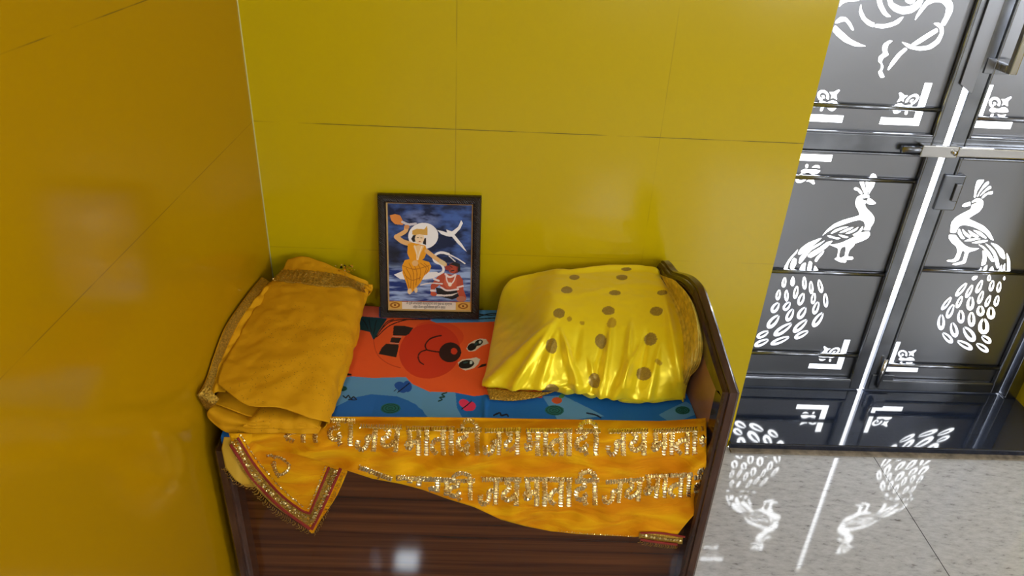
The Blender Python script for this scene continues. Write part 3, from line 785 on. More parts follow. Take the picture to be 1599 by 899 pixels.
# gold lettering: strokes in unit boxes (x right, y up, head-line at 1)
LET = {
 'ja': (1.0, [[(0,1),(1,1)], [(.72,1),(.72,0)], [(.72,.56),(.42,.56),(.40,.40)], [(.02,.42),(.02,.2),(.16,.06),(.34,.12),(.42,.32),(.42,.56)]]),
 'ya': (.85, [[(0,1),(.85,1)], [(.66,1),(.66,0)], [(.12,.92),(.3,.80),(.26,.60),(.10,.50),(.08,.32),(.24,.22),(.46,.30),(.66,.50)]]),
 'ma': (.72, [[(0,1),(.72,1)], [(.54,1),(.54,0)], [(.12,1),(.15,.75),(.17,.50)], [(.17,.50),(.04,.44),(.07,.28),(.20,.30),(.24,.46)], [(.20,.50),(.54,.50)]]),
 'aa': (.32, [[(0,1),(.32,1)], [(.17,1),(.17,0)]]),
 'ta': (.74, [[(0,1),(.74,1)], [(.56,1),(.56,0)], [(.56,.60),(.28,.58),(.10,.42),(.12,.20),(.30,.06)]]),
 'da': (.70, [[(0,1),(.70,1)], [(.40,1),(.40,.74),(.16,.68),(.06,.48),(.14,.28),(.34,.26),(.48,.38),(.40,.50)], [(.36,.28),(.52,.02)]]),
 'ii': (.40, [[(0,1),(.40,1)], [(.2,1),(.2,0)], [(.2,1),(.16,1.24),(-.12,1.38),(-.42,1.28),(-.46,1.04)]]),
}
WORDS = {'jaya': ['ja', 'ya'], 'mata': ['ma', 'aa', 'ta', 'aa'], 'di': ['da', 'ii'], 'taa': ['ta', 'aa']}
foil = MB()
def pleated(pts, half):
    """pleated foil ribbon along px polyline on the cloth"""
    P_ = np.array(pts, float)
    seg = np.linalg.norm(np.diff(P_, axis=0), axis=1); L_ = seg.sum()
    if L_ < 1: return
    n = max(4, int(L_/2.0)); cum = np.concatenate([[0], np.cumsum(seg)])
    d = np.linspace(0, L_, n+1)
    Q = np.stack([np.interp(d, cum, P_[:, 0]), np.interp(d, cum, P_[:, 1])], 1)
    T = np.gradient(Q, axis=0); T /= np.linalg.norm(T, axis=1, keepdims=True)+1e-9
    N_ = np.stack([-T[:, 1], T[:, 0]], 1)
    vs = []
    for k in range(len(Q)):
        ph = (k % 2); j = random.uniform(-.3, .3)
        o = .0012+.0026*ph+random.uniform(-.0003, .0005)
        a = Q[k]+N_[k]*(half+random.uniform(-.5, .4)); b = Q[k]-N_[k]*(half+random.uniform(-.5, .4))
        vs += [drape(a[0]+j, a[1], .0009), drape(*(Q[k]+N_[k]*half*.5), o), drape(*(Q[k]-N_[k]*half*.5), o*.95), drape(b[0]+j, b[1], .0009)]
    fs = [(k*4+c, k*4+c+1, k*4+c+5, k*4+c+4) for k in range(len(Q)-1) for c in range(3)]
    foil.add(vs, fs)
def word(name, x0, x1, yt0, yt1, h, half=4.1, shear=0, clip=None):
    """x0..x1 span; head-line from yt0 to yt1; h = letter height in px"""
    global foil
    foil = MB(); ls = WORDS[name]; W = sum(LET[l][0] for l in ls); ox = 0
    for l in ls:
        w, st = LET[l]
        for s in st:
            pts = []
            ss = catmull(s, 8*len(s)) if len(s) > 2 else np.array([np.array(s[0])*(1-t)+np.array(s[1])*t for t in np.linspace(0, 1, 10)])
            for u, v in ss:
                f = (ox+u)/W; X = x0+(x1-x0)*f+shear*(1-v)*h; Y = yt0+(yt1-yt0)*f+(1-v)*h
                if Y > topline(X)+4 and Y < hem(X)-3 and X < 1100 and (clip is None or clip(X, Y)): pts.append((X, Y))
                elif len(pts) > 1: pleated(pts, half); pts = []
                else: pts = []
            if len(pts) > 1: pleated(pts, half)
        ox += w
    if foil.v: foil.build('foil_word', M['foil'], cloth)
word('taa', 443, 500, 661, 661, 30)
word('di', 512, 555, 656, 657, 39)
word('jaya', 561, 628, 664, 666, 40, shear=-.1)
word('mata', 634, 710, 669, 669, 42)
word('di', 713, 752, 672, 671, 40)
word('jaya', 757, 814, 672, 671, 40)
word('mata', 821, 894, 672, 672, 40)
word('di', 898, 938, 673, 672, 39)
word('jaya', 949, 1012, 673, 672, 39)
word('mata', 1019, 1090, 673, 670, 40)
word('di', 1094, 1130, 669, 668, 36)
word('jaya', 560, 612, 729, 748, 40)
word('mata', 618, 704, 745, 750, 36, shear=-.05)
word('di', 699, 742, 751, 750, 31, 3.7)
word('jaya', 751, 814, 748, 749, 41, shear=-.05)
word('mata', 819, 894, 748, 749, 42)
word('di', 898, 936, 751, 750, 39)
word('jaya', 946, 1006, 753, 748, 34, 3.7, shear=-.12)
word('mata', 1008, 1082, 744, 741, 36, 3.8, shear=-.05)
word('di', 1084, 1122, 746, 744, 34)

# the corner of the cloth that drops in front at the left, with its braid
def FY(x, y):
    t = min(max((690-y)/32, 0), 1)
    s_ = min(max((408-x)/40, 0), 1); s_ = s_*s_*(3-2*s_)
    return 1.188+.045*t*t-.051*s_-.0018*math.sin(x*.05+y*.03)-.0014*math.sin((x-y)*.06)
def flap(x, y, off=0): return atY(x, y, FY(x, y)-off)
FR = [(676,357,500),(690,362,506),(712,378,522),(735,392,543),(752,404,536),(770,420,528),(790,442,516),(808,463,503),(822,478,495),(832,486,490)]
ys = np.linspace(676, 832, 60); FG = np.zeros((60, 50, 3))
for i, y in enumerate(ys):
    l = np.interp(y, [r[0] for r in FR], [r[1] for r in FR]); r_ = np.interp(y, [r[0] for r in FR], [r[2] for r in FR])
    for j, x in enumerate(np.linspace(l, r_, 50)): FG[i, j] = flap(x, y)
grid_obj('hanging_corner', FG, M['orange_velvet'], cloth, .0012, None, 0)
ys = np.linspace(682, 760, 30); FG = np.zeros((30, 16, 3))
for i, y in enumerate(ys):
    l = np.interp(y, [682,700,730,748,760], [350,346,352,366,384]); r_ = np.interp(y, [682,710,735,760], [372,386,400,402])
    for j, x in enumerate(np.linspace(l, r_, 16)): FG[i, j] = atY(x, y, FY(x, y)+.0036)
grid_obj('satin_lining', FG, M['gold_satin'], cloth, .0008, None, 0)
# braid: flat strips, sequins and fringe
LB = {'red_o': [(360,694),(378,722),(395,748),(435.6,790),(484.5,826)], 'seq_b': [(367,686),(392,734),(427,772.6),(461,797),(487,812)],
      'red_i': [(371,683),(398,726),(434,768),(468,795),(485,802)], 'seq_i': [(376,680),(401,718),(441,764),(473,791)]}
RB = {'red_o': [(486,827),(500,800),(517,764),(532,731)], 'seq_b': [(487,812),(505,777),(523,735)], 'red_i': [(484,801),(498,768),(514,729)], 'seq_i': [(482,794),(496,760),(509,727)]}
def strip(mb, pts, half, off, fn=None):
    fn = fn or flap
    Q = catmull(pts, 40); T = np.gradient(Q, axis=0); T /= np.linalg.norm(T, axis=1, keepdims=True)
    N_ = np.stack([-T[:, 1], T[:, 0]], 1); vs = []
    for k in range(len(Q)):
        for w, o in ((half, .0008), (half*.6, off), (-half*.6, off), (-half, .0008)): vs.append(fn(*(Q[k]+N_[k]*w), o))
    mb.add(vs, [(k*4+c, k*4+c+1, k*4+c+5, k*4+c+4) for k in range(len(Q)-1) for c in range(3)])
gold, red, seq = MB(), MB(), MB()
strip(gold, [(365,688),(388,731),(426,775),(466,804),(486,815)], 9.5, .0014)
strip(gold, [(486,815),(502,780),(522,732)], 8.5, .0015)
strip(red, LB['red_o'], 2.6, .0024); strip(red, LB['red_i'], 2.0, .0024); strip(red, RB['red_o'], 2.6, .0024); strip(red, RB['red_i'], 2.2, .0024)
def sequins(mb, pts, r, step, off, fn=None, jit=.6):
    fn = fn or flap
    P_ = catmull(pts, 80); seg = np.concatenate([[0], np.cumsum(np.linalg.norm(np.diff(P_, axis=0), axis=1))])
    for d in np.arange(0, seg[-1], step):
        x = np.interp(d, seg, P_[:, 0])+random.uniform(-jit, jit); y = np.interp(d, seg, P_[:, 1])+random.uniform(-jit, jit)
        c = fn(x, y, off); tx, tz = random.uniform(-.5, .5), random.uniform(-.5, .5); k = 7; vs = [c+np.array([0, -.0006, 0])]
        for q_ in range(k):
            a = 2*math.pi*q_/k; u, w = r*math.cos(a), r*math.sin(a); vs.append(c+np.array([u, u*tx+w*tz, w]))
        mb.add(vs, [(0, 1+q_, 1+(q_+1) % k) for q_ in range(k)])
for B_ in (LB, RB):
    sequins(seq, B_['seq_b'], .0032, 4.2, .0045); sequins(seq, B_['seq_i'], .0022, 3.2, .0035)
    a = np.array(catmull(B_['seq_b'], 12)); b = np.array(catmull(B_['red_o'], 12))
    sequins(seq, list(a*.5+b*.5), .0017, 3.0, .003, jit=1.4)
gold.build('corner_braid', M['gold_thread'], cloth); red.build('corner_red_braid', M['red_braid'], cloth); seq.build('corner_sequins', M['sequin'], cloth)
gold, red, seq = MB(), MB(), MB()
# hem trim at the lower right corner
strip(gold, [(998,835),(1020,838),(1045,842),(1066,844)], 5.5, .003, drape)
strip(red, [(1000,842),(1025,846),(1058,850)], 2.2, .0042, drape); strip(red, [(1000,832),(1030,832),(1070,838)], 1.8, .0042, drape)
sequins(seq, [(1004,836),(1030,840),(1064,844)], .0030, 4.5, .006, drape)
sequins(seq, [(873,829),(930,834),(990,837)], .0014, 4.0, .003, drape)
gold.build('hem_braid', M['gold_thread'], cloth); red.build('hem_red_braid', M['red_braid'], cloth); seq.build('hem_sequins', M['sequin'], cloth)
fr = MB()
def fringe(pts, step, length, fn):
    P_ = catmull(pts, 80); seg = np.concatenate([[0], np.cumsum(np.linalg.norm(np.diff(P_, axis=0), axis=1))])
    for d in np.arange(0, seg[-1], step):
        i_ = min(np.searchsorted(seg, d), 78); t = P_[i_+1]-P_[i_]; t /= np.linalg.norm(t); n_ = np.array([-t[1], t[0]])
        p = P_[i_]; e = p+n_*length*random.uniform(.7, 1.25)+t*random.uniform(-1.5, 1.5); m_ = (p+e)/2+t*random.uniform(1, 2.2)
        fr.tube([fn(*p, .0005), fn(*m_, .003), fn(*e, .0015), fn(*(e-t*2), .001)], .00055, 4)
fringe([(352,728),(372,752),(398,758)], 3.2, 6, lambda x, y, o=0: atY(x, y, FY(x, y)+.002-o))
fringe([(392,752),(424,789),(461,814),(484,829)], 3.4, 7, flap)
fringe([(489,831),(513,783),(534,736)], 3.4, 6, flap)
fr.build('corner_fringe', M['gold_thread'], cloth); fr = MB()
fringe([(1000,843),(1025,848),(1058,852)], 3.2, 5, drape)
fr.build('hem_fringe', M['gold_thread'], cloth)
# foil scraps on the turned corner
foil = MB(); _d = drape; drape = flap
for s in ([(416,712),(424,711),(430,716)], [(428,712),(440,716),(452,727),(446,737),(436,741),(430,732),(428,720)], [(424,722),(430,736),(436,746)]):
    pleated(catmull(s, 20), 2.6)
foil.build('foil_scrap', M['foil'], cloth); foil = MB()
pleated([(517,722),(519,716),(526,713),(533,716),(536,722)], 2.6)
drape = _d
foil.build('foil_scrap', M['foil'], cloth)

# ------------------------------------------------------------------ folded ochre cloth at the left
fold = empty('folded_cloth')
tag(fold, 'ochre flecked cloth with gold border, folded in layers beside the left wall', 'folded cloth')
def Z3(p): return atZ(*p)
def clampw(p):
    p = np.array(p); p[0] = max(p[0], XL+.004); p[1] = min(p[1], YB-.006)
    p[0] = min(p[0], BR-.008+shear(p[1])); return p
TOPR = [
 [(341,601,.565),(384,632,.553),(440,638,.545),(486,653,.527),(511,660,.492)],
 [(347,572,.578),(405,592,.570),(460,602,.560),(505,614,.540),(526,622,.490)],
 [(373,523,.588),(428,532,.585),(485,542,.575),(535,548,.548),(553,545,.500)],
 [(400,478,.595),(450,485,.595),(505,492,.585),(550,497,.560),(564,495,.515)],
 [(425,440,.600),(460,441,.602),(500,446,.597),(553,453,.572),(571,457,.542)],
 [(440,421,.605),(470,423,.608),(505,427,.602),(550,436,.582),(577,448,.556)],
 [(450,406,.612),(477,403,.616),(515,415,.606),(550,428,.588),(577,441,.566)]]
rows = [[clampw(Z3(p)) for p in r] for r in TOPR]
# right side tucked under, to the quilt
for r in rows:
    e = r[-1].copy(); e[0] -= .012; e[2] = max(QZ+.004, e[2]-.03); r.append(e)
    e = r[-1].copy(); e[0] -= .05; e[2] = QZ+.006; r.append(e)
TG = loft(rows, 110, 120)
nrm = grid_normals(TG)
nz = fbm(TG.reshape(-1, 3), 14, 1.3, 3).reshape(TG.shape[:2])
lines = np.sin((TG[:, :, 0]*.7+TG[:, :, 1]*1.0)*38)*.0012
wgt = np.ones(110); wgt[90:] = np.linspace(1, 0, 20)
TG = TG+nrm*((nz*.0060+lines)*wgt[None])[:, :, None]*np.where(nrm[:, :, 2:3] < 0, -1, 1)
grid_obj('top_layer', TG, M['flecked'], fold, .0022, None, 0)
# gold border along the back
i0, i1 = int(119*4.0/6), int(119*5.0/6)
BG = TG[i0:i1+1, :92].copy(); n2 = nrm[i0:i1+1, :92]*np.where(nrm[i0:i1+1, :92, 2:3] < 0, -1, 1)
BG += n2*(.0032+.0008*np.sin(np.arange(92)*1.4)[None, :, None])
grid_obj('gold_border', BG, M['gold_thread'], fold, .001, None, 0)
# spangles at the back corner and along the border
sp = MB()
def spangle(c, r):
    t1, t2 = random.uniform(-.7, .7), random.uniform(-.7, .7); k = 6; vs = []
    for q_ in range(k):
        a = 2*math.pi*q_/k; u, w = r*math.cos(a), r*math.sin(a); vs.append(np.array(c)+np.array([u, w*t1-w*.4, w*.9+u*t2*.4]))
    sp.add(vs, [tuple(range(k))])
for k in range(70):
    px_, py_ = random.gauss(540, 6), random.gauss(419, 4); spangle(clampw(atZ(px_, py_, .601)), random.uniform(.0014, .0028))
sp.build('corner_spangles', M['sequin'], fold); sp = MB()
for k in range(260):
    i_ = random.randrange(BG.shape[0]); j_ = random.randrange(BG.shape[1]); spangle(BG[i_, j_]+n2[i_, j_]*.0022, random.uniform(.0007, .0016))
sp.build('border_spangles', M['sequin'], fold); sp = MB()
# left layers leaning on the wall
outer = [(308,617),(322,592),(334,556),(353,508),(386,460),(409,433)]
crest = [(338,612,.560),(345,566,.578),(358,535,.588),(382,493,.598),(405,462,.602),(424,440,.602)]
inner = [(352,612,.548),(360,575,.562),(380,540,.570),(404,500,.578),(424,468,.582),(438,450,.585)]
mid_ = [((o[0]*.45+c[0]*.55), (o[1]*.45+c[1]*.55)) for o, c in zip(outer, crest)]
rws = []
for o, m__, c, i_ in zip(outer, mid_, crest, inner):
    po = clampw(atX(*o, XL+.005)); pc = clampw(Z3(c)); pi = clampw(Z3(i_)); pm = (po+pc)/2+np.array([.004, 0, -.008])
    rws.append([po, pm, pc, pi])
SG = loft(rws, 26, 80)
SG[:, :, 2] += (.0035*np.sin(np.arange(80)*.55)[:, None]*np.exp(-((np.arange(26)-17)/5.)**2)[None])
SG[:, :, 0] = np.maximum(SG[:, :, 0], XL+.004)
grid_obj('side_layer', SG, M['flecked'], fold, .002, None, 0)
TB = SG[:, 1:10].copy(); TB[:, :, 2] += .003; TB[:, :, 0] = np.maximum(TB[:, :, 0]+.001, XL+.005)
grid_obj('side_border', TB, M['gold_thread'], fold, .0008, None, 0)
for k in range(120):
    i_ = random.randrange(80); j_ = random.randrange(9); spangle(TB[i_, j_]+np.array([.001, -.001, .003]), random.uniform(.0007, .0015))
sp.build('side_spangles', M['sequin'], fold)
# the open mouth of the fold in front: inner leaf, belly and bottom
def band(nm, R, nu=80, nv=24, amp=.0022, mt='flecked'):
    g = loft([[clampw(p) for p in r] for r in R], nu, nv)
    g += (np.array([0, -1, .6])*amp)*(np.sin(np.linspace(0, 17, nu))+.8*np.sin(np.linspace(1, 38, nu)))[None, :, None]*np.linspace(.4, 1, nv)[:, None, None]
    g[:, :, 0] = np.maximum(g[:, :, 0], XL+.004)
    return grid_obj(nm, g, M[mt], fold, .002, None, 0)
A = [(331,628,.535),(355,637,.530),(391,650,.518),(415,643,.519),(441,648,.513),(471,650,.510),(497,659,.502)]
Ab = [np.array(Z3(p))+np.array([.01, .10, -.004]) for p in A]
Aq = [np.array(Z3(p))+np.array([.002, .03, .001]) for p in A]
band('inner_layer', [[Z3(p) for p in A], Aq, Ab])
Bt = [np.array(Z3(p))+np.array([0, .07, -.022]) for p in A]
B1 = [Z3(p) for p in [(329,636,.532),(352,648,.522),(391,658,.514),(415,655,.514),(441,656,.511),(471,658,.507),(500,664,.496)]]
B2 = [Z3(p) for p in [(324,647,.516),(346,664,.500),(391,667,.498),(415,667,.497),(441,667,.496),(471,668,.494),(501,668,.488)]]
B3 = [Z3(p) for p in [(332,655,.503),(358,674,.482),(391,675,.482),(420,675,.482),(445,675,.482),(471,676,.481),(496,676,.480)]]
B4 = [np.array(p)+np.array([.0, .05, -.003]) for p in B3]
band('bottom_layer', [Bt, B1, B2, B3, B4], nv=40)
Cq = [Z3(p) for p in [(380,663,.508),(400,652,.520),(430,652,.518),(455,654,.514),(475,652,.515),(497,664,.500)]]
Cb = [np.array(p)+np.array([.003, .05, .0]) for p in Cq]
Cf = [Z3(p) for p in [(382,666,.499),(400,668,.4975),(430,668,.4965),(455,669,.4955),(478,668,.4955),(499,668,.492)]]
Cf = [np.array(p)+np.array([0, -.004, .002]) for p in Cf]
band('tucked_layer', [Cb, Cq, Cf], nv=20, amp=.0008)
# stiff gold end poking out at the left front corner
g = loft([[clampw(atX(*p, XL+.006)) for p in [(308,616),(314,627),(322,640)]],
          [clampw(Z3(p)) for p in [(314,611,.585),(322,622,.57),(334,632,.548)]],
          [clampw(Z3(p)) for p in [(322,600,.59),(332,612,.575),(342,622,.56)]]], 20, 16)
g[:, :, 2] += .0012*np.sin(np.arange(20)*2.2)[None]
grid_obj('border_end', g, M['gold_thread'], fold, .0015, None, 0)

# ------------------------------------------------------------------ satin bundle at the right
bun = empty('satin_bundle')
tag(bun, 'bright yellow satin bundle with gold dots, resting beside the right end panel', 'cloth bundle')
SR = [
 [(757,602,.478),(800,610,.479),(835,611,.480),(872,612,.480),(930,622,.480),(1000,630,.480),(1058,624,.480)],
 [(757,592,.481),(800,594,.505),(835,594,.511),(872,595,.513),(930,604,.511),(1000,612,.511),(1064,606,.508)],
 [(762,570,.485),(805,566,.532),(838,560,.553),(878,558,.558),(940,566,.555),(1005,574,.555),(1068,572,.558)],
 [(769,530,.495),(813,525,.546),(846,518,.588),(888,515,.592),(945,518,.592),(1008,522,.596),(1070,528,.600)],
 [(776,492,.515),(821,484,.563),(856,476,.606),(895,474,.611),(950,474,.613),(1006,476,.615),(1064,484,.615)],
 [(783,462,.545),(828,452,.578),(862,446,.611),(895,445,.615),(948,443,.618),(1002,444,.620),(1054,452,.618)],
 [(790,445,.562),(836,434,.585),(868,430,.610),(896,429,.613),(946,425,.617),(1000,425,.620),(1048,434,.616)],
 [(800,437,.568),(846,426,.586),(872,422,.605),(895,422,.609),(945,416.5,.617),(1000,417,.620),(1043,425,.614)]]
rows = [[clampw(Z3(p)) for p in r] for r in SR]
back = [np.array([p[0], 1.70, .5]) for p in rows[-1]]
under = [np.array([p[0], p[1]+.03, QZ+.004]) for p in rows[0]]
rows = [under]+rows+[back]
for r in rows:                                   # close the sides
    l = r[0].copy(); l[0] += .012; l[2] = max(QZ+.003, l[2]-.03); r.insert(0, l)
    e = r[-1].copy(); e[0] = min(e[0]+.012, BR-.007+shear(e[1])); e[2] = max(QZ+.004, e[2]-.06); r.append(e)
nu, nv = 420, 360
GS = loft(rows, nu, nv)
px = proj(GS.reshape(-1, 3)).reshape(nv, nu, 2)
nrm = grid_normals(GS); nrm *= np.where(nrm[:, :, 2:3] < 0, -1, 1)
D = np.zeros((nv, nu))
X, Y = px[:, :, 0], px[:, :, 1]
def ridge(x0, y0, x1, y1, w0, w1, amp):
    """a soft fold line from (x0,y0) to (x1,y1) in photo units; its width grows from w0 to w1"""
    d = np.array([x1-x0, y1-y0], float); L_ = np.hypot(*d); d /= L_
    s = ((X-x0)*d[0]+(Y-y0)*d[1])/L_; n_ = -(X-x0)*d[1]+(Y-y0)*d[0]
    w = w0+(w1-w0)*np.clip(s, 0, 1)
    env = np.clip((s+.1)/.35, 0, 1)*np.clip((1.15-s)/.2, 0, 1)
    return amp*np.exp(-(n_/w)**2)*env
for a in [(868,500,762,600,5,9,.007),(862,512,800,608,4,8,.008),(868,520,842,606,4,9,.006),(876,520,905,612,4,9,.010),(905,515,885,612,5,9,-.004),
          (955,500,938,620,5,9,.006),(948,520,925,612,4,8,-.006),(985,505,975,610,4,8,.007),(1000,540,955,625,4,9,.008),(1010,520,995,610,4,8,-.005),
          (1040,470,1062,600,5,8,.006),(1030,540,1010,625,4,8,.005),(920,560,940,625,4,7,.005),(800,610,900,598,5,6,.004)]:
    D += 1.5*ridge(*a)
D += .0012*fbm(GS.reshape(-1, 3), 30, 4.2, 2).reshape(nv, nu)
D += .004*np.exp(-((Y-(452+8*np.sin(X*.03)))/5)**2)*np.clip((X-800)/60, 0, 1)*.5
vfade = np.ones(nv); vfade[:45] = np.linspace(0, 1, 45)
GS = GS+nrm*(D*vfade[:, None])[:, :, None]
GS[:, :, 2] = np.maximum(GS[:, :, 2], QZ+.003); GS[:, :, 1] = np.minimum(GS[:, :, 1], YB-.004)
Cs = np.tile(np.array([.97, .76, .006]), (nv*nu, 1))
Pp = px.reshape(-1, 2)
dots = [(897,433,8,4,0),(971,433,9,4,0),(885,453,9,6,0),(960,457,9,4,0),(1034,457,8,4,0),(873,489,9,8,0),(950,485,10,7,0),(1025,486,10,7,0),
        (861,541,9,12,0),(938,532,9,11,0),(1016,529,10,10,0),(928,594,9,12,0),(1005,583,11,11,0),(861,606,12,8,0),(978,420,8,3,0),(1040,435,7,3,0)]
r_ = np.random.default_rng(3)
tex = r_.random(len(Pp))
for cx, cy, rx, ry, an in dots:
    mk = ell(Pp, cx, cy, rx, ry, an); Cs[mk] = np.array([.34, .225, .03])*(.8+.5*tex[mk][:, None])
for cx, cy, rx, ry in ((909,504,4,3),(889,498,4,4),(955,505,7,9),(1028,566,6,4)):
    mk = ell(Pp, cx, cy, rx, ry, 20); Cs[mk] = np.array([.58, .38, .012])
grid_obj('satin_wrap', GS, M['satin'], bun, .0012, Cs.reshape(nv, nu, 3), -1)
# gold tissue puffed out at the right end
def wallx(px_, py_, d=.006):
    p_ = atX(px_, py_, BR-d)
    for _ in range(8): p_ = atX(px_, py_, BR-d+shear(p_[1]))
    return p_
TR = [
 [(1040,427,.618),(1046,430,.622),(1052,437),(1056,443)],
 [(1046,450,.620),(1058,452,.632),(1070,458),(1080,470)],
 [(1056,490,.612),(1070,490,.632),(1084,492),(1092,505)],
 [(1062,525,.596),(1074,527,.618),(1088,530),(1097,541)],
 [(1064,560,.560),(1075,562,.590),(1086,564),(1091,572)],
 [(1064,585,.525),(1070,588,.545),(1076,588,.545),(1080,591,.520)],
 [(1062,600,.502),(1066,602,.510),(1070,604,.506),(1073,607,.490)]]
def TP(p, j): return clampw(Z3(p)) if len(p) == 3 else wallx(*p, .006+(.010 if j == 2 else 0))
g = loft([[TP(p, j) for j, p in enumerate(r)] for r in TR], 60, 90)
gn = grid_normals(g); gn *= np.where(gn[:, :, 2:3] < 0, -1, 1)
g = g+gn*(.0022*np.sin(np.arange(60)*.75)[None, :, None]*np.linspace(.3, 1, 90)[:, None, None])
g[:, :, 0] = np.minimum(g[:, :, 0], BR-.003+shear(g[:, :, 1]))
grid_obj('gold_tissue_end', g, M['sheer'], bun, .001, None, 0)
g = loft([[clampw(Z3(p)) for p in r] for r in [[(1052,598,.500),(1062,594,.505),(1071,592,.500)], [(1052,612,.490),(1062,610,.494),(1071,608,.490)], [(1053,624,.480),(1062,623,.482),(1070,622,.480)]]], 24, 20)
g[:, :, 2] += .0015*np.sin(np.arange(24)*1.3)[None]
grid_obj('selvedge', g, M['satin'], bun, .001, np.tile(np.array([.75, .48, .02]), (20*24, 1)).reshape(20, 24, 3), 0)
# sequinned hem peeping out at the lower left
g = loft([[clampw(Z3(p)) for p in r] for r in [[(760,606,.486),(800,610,.485),(842,612,.484),(866,611,.482)], [(763,618,.482),(800,621,.481),(836,619,.481),(858,614,.480)], [(765,624,.478),(800,626,.478),(832,622,.478),(850,617,.478)]]], 60, 12)
g[:, :, 2] += .001*np.abs(np.sin(np.arange(60)*.8))[None]
grid_obj('gold_hem', g, M['gold_thread'], bun, .001, None, 0)

# ------------------------------------------------------------------ framed picture
FW_, FH_, FD_ = .2535, .308, .018
bl = np.array([-.2755, 1.640, QZ+.002]); tilt = math.atan2(.058, .302)
pic = empty('framed_picture')
tag(pic, 'black framed devotional picture leaning on the yellow wall', 'picture frame')
top_l, top_r = atY(591, 303, 1.692), atY(752, 307, 1.692)
bot_l, bot_r = atZ(592, 496, QZ+.0035), atZ(748, 499, QZ+.0035)
ex = ((top_r-top_l)+(bot_r-bot_l))/2; FWD = np.linalg.norm(ex); ex /= FWD
ez = ((top_l-bot_l)+(top_r-bot_r))/2; FHT = np.linalg.norm(ez); ez = ez/FHT; ez -= ex*(ez@ex); ez /= np.linalg.norm(ez)
eyv = np.cross(ez, ex)                       # points into the wall
org = (bot_l+bot_r+top_l+top_r)/4-ex*FWD/2-ez*FHT/2
def fl(x, y, z): return org+ex*x+eyv*y+ez*z
def frame_bar(a, b, c, d):                   # mitred bar: outer a->b, inner d<-c, with a raised section
    q = MB(); vs = []
    for (p, pi_) in ((a, d), (b, c)):
        for t, h in ((0, .016), (0, .001), (.12, -.003), (.5, -.005), (.85, -.002), (1, .004), (1, .016)):
            vs.append(fl(p[0]+(pi_[0]-p[0])*t, h, p[1]+(pi_[1]-p[1])*t))
    k = 7; q.add(vs, [(i, (i+1) % k, k+(i+1) % k, k+i) for i in range(k)]); q.add(vs, [tuple(range(k)), tuple(range(2*k-1, k-1, -1))]); return q
w = .0205; o4 = [(0, 0), (FWD, 0), (FWD, FHT), (0, FHT)]; i4 = [(w, w), (FWD-w, w), (FWD-w, FHT-w), (w, FHT-w)]
for k in range(4):
    frame_bar(o4[k], o4[(k+1) % 4], i4[(k+1) % 4], i4[k]).build('frame_bar', M['black_frame'], pic)
q = MB(); l_ = .0035
for k in range(4):
    a, b = i4[k], i4[(k+1) % 4]; cx, cz = FWD/2, FHT/2
    ia = (a[0]+l_*np.sign(cx-a[0]), a[1]+l_*np.sign(cz-a[1])); ib = (b[0]+l_*np.sign(cx-b[0]), b[1]+l_*np.sign(cz-b[1]))
    q.add([fl(a[0], .002, a[1]), fl(b[0], .002, b[1]), fl(ib[0], .006, ib[1]), fl(ia[0], .006, ia[1])], [(0, 1, 2, 3)])
q.build('gold_lip', M['gold_lip'], pic)
q = MB(); q.add([fl(.004, .0165, .004), fl(FWD-.004, .0165, .004), fl(FWD-.004, .0165, FHT-.004), fl(.004, .0165, FHT-.004),
                 fl(.004, .0145, .004), fl(FWD-.004, .0145, .004), fl(FWD-.004, .0145, FHT-.004), fl(.004, .0145, FHT-.004)],
                [(3,2,1,0),(4,5,6,7),(0,1,5,4),(1,2,6,5),(2,3,7,6),(3,0,4,7)])
q.build('backing_board', M['wood_post'], pic)
# the print
an, am = 300, 380
u = np.linspace(0, 1, an); v = np.linspace(0, 1, am)
U, V = np.meshgrid(u, v)
ix0, iz0, ix1, iz1 = w, w, FWD-w, FHT-w
AG = org[None, None]+ex*(ix0+(ix1-ix0)*U)[..., None]+ez*(iz0+(iz1-iz0)*V)[..., None]+eyv*.0058
# photo-crop coordinates of each point (crop origin 600,320, scale 5.287)
P = (proj(AG.reshape(-1, 3))-np.array([600, 320]))*5.287
Pn = np.stack([U.ravel(), V.ravel(), 0*U.ravel()], 1)
n1 = fbm(Pn*np.array([3, 9, 1]), 1.6, 2.2, 4); n2_ = fbm(Pn*np.array([2, 16, 1]), 1.7, 7.1, 4)
yy = P[:, 1]
sky = lin(14, 26, 62)[None]*(1-np.clip(n1+.35, 0, 1))[:, None]+lin(62, 92, 158)[None]*np.clip(n1+.35, 0, 1)[:, None]
sea = lin(26, 48, 112)[None]*(1-np.clip(n2_*1.4+.4, 0, 1))[:, None]+lin(150, 172, 212)[None]*np.clip(n2_*1.4+.4, 0, 1)[:, None]
k = np.clip((yy-470)/50, 0, 1)[:, None]
C = sky*(1-k)+sea*k
hz = np.clip(1-((P[:, 0]-300)/190)**2-((yy-120)/90)**2, 0, 1)[:, None]*np.clip(n1*1.5+.6, 0, 1)[:, None]
C = C*(1-.6*hz)+lin(130, 140, 180)*.6*hz
dk = np.clip(1-((P[:, 0]-70)/110)**2-((yy-400)/150)**2, 0, 1)[:, None]; C = C*(1-.9*dk)+lin(22, 20, 22)*.9*dk
WHITE, SKIN, SARI, SARID, RED_, REDD, DARK = (232,228,226), (222,172,110), (226,152,20), (168,96,14), (176,74,48), (120,38,30), (24,20,24)
paint(ell(P, 322, 255, 124, 108, -4), WHITE)
paint(inside(P, [(80,575),(150,545),(300,560),(430,550),(470,575),(400,605),(250,625),(130,610)]), WHITE)          # swan body
paint(stroke(P, [(430,575),(475,560),(490,530),(470,490),(425,470),(408,440),(430,405),(475,392),(530,405)], 10), WHITE)
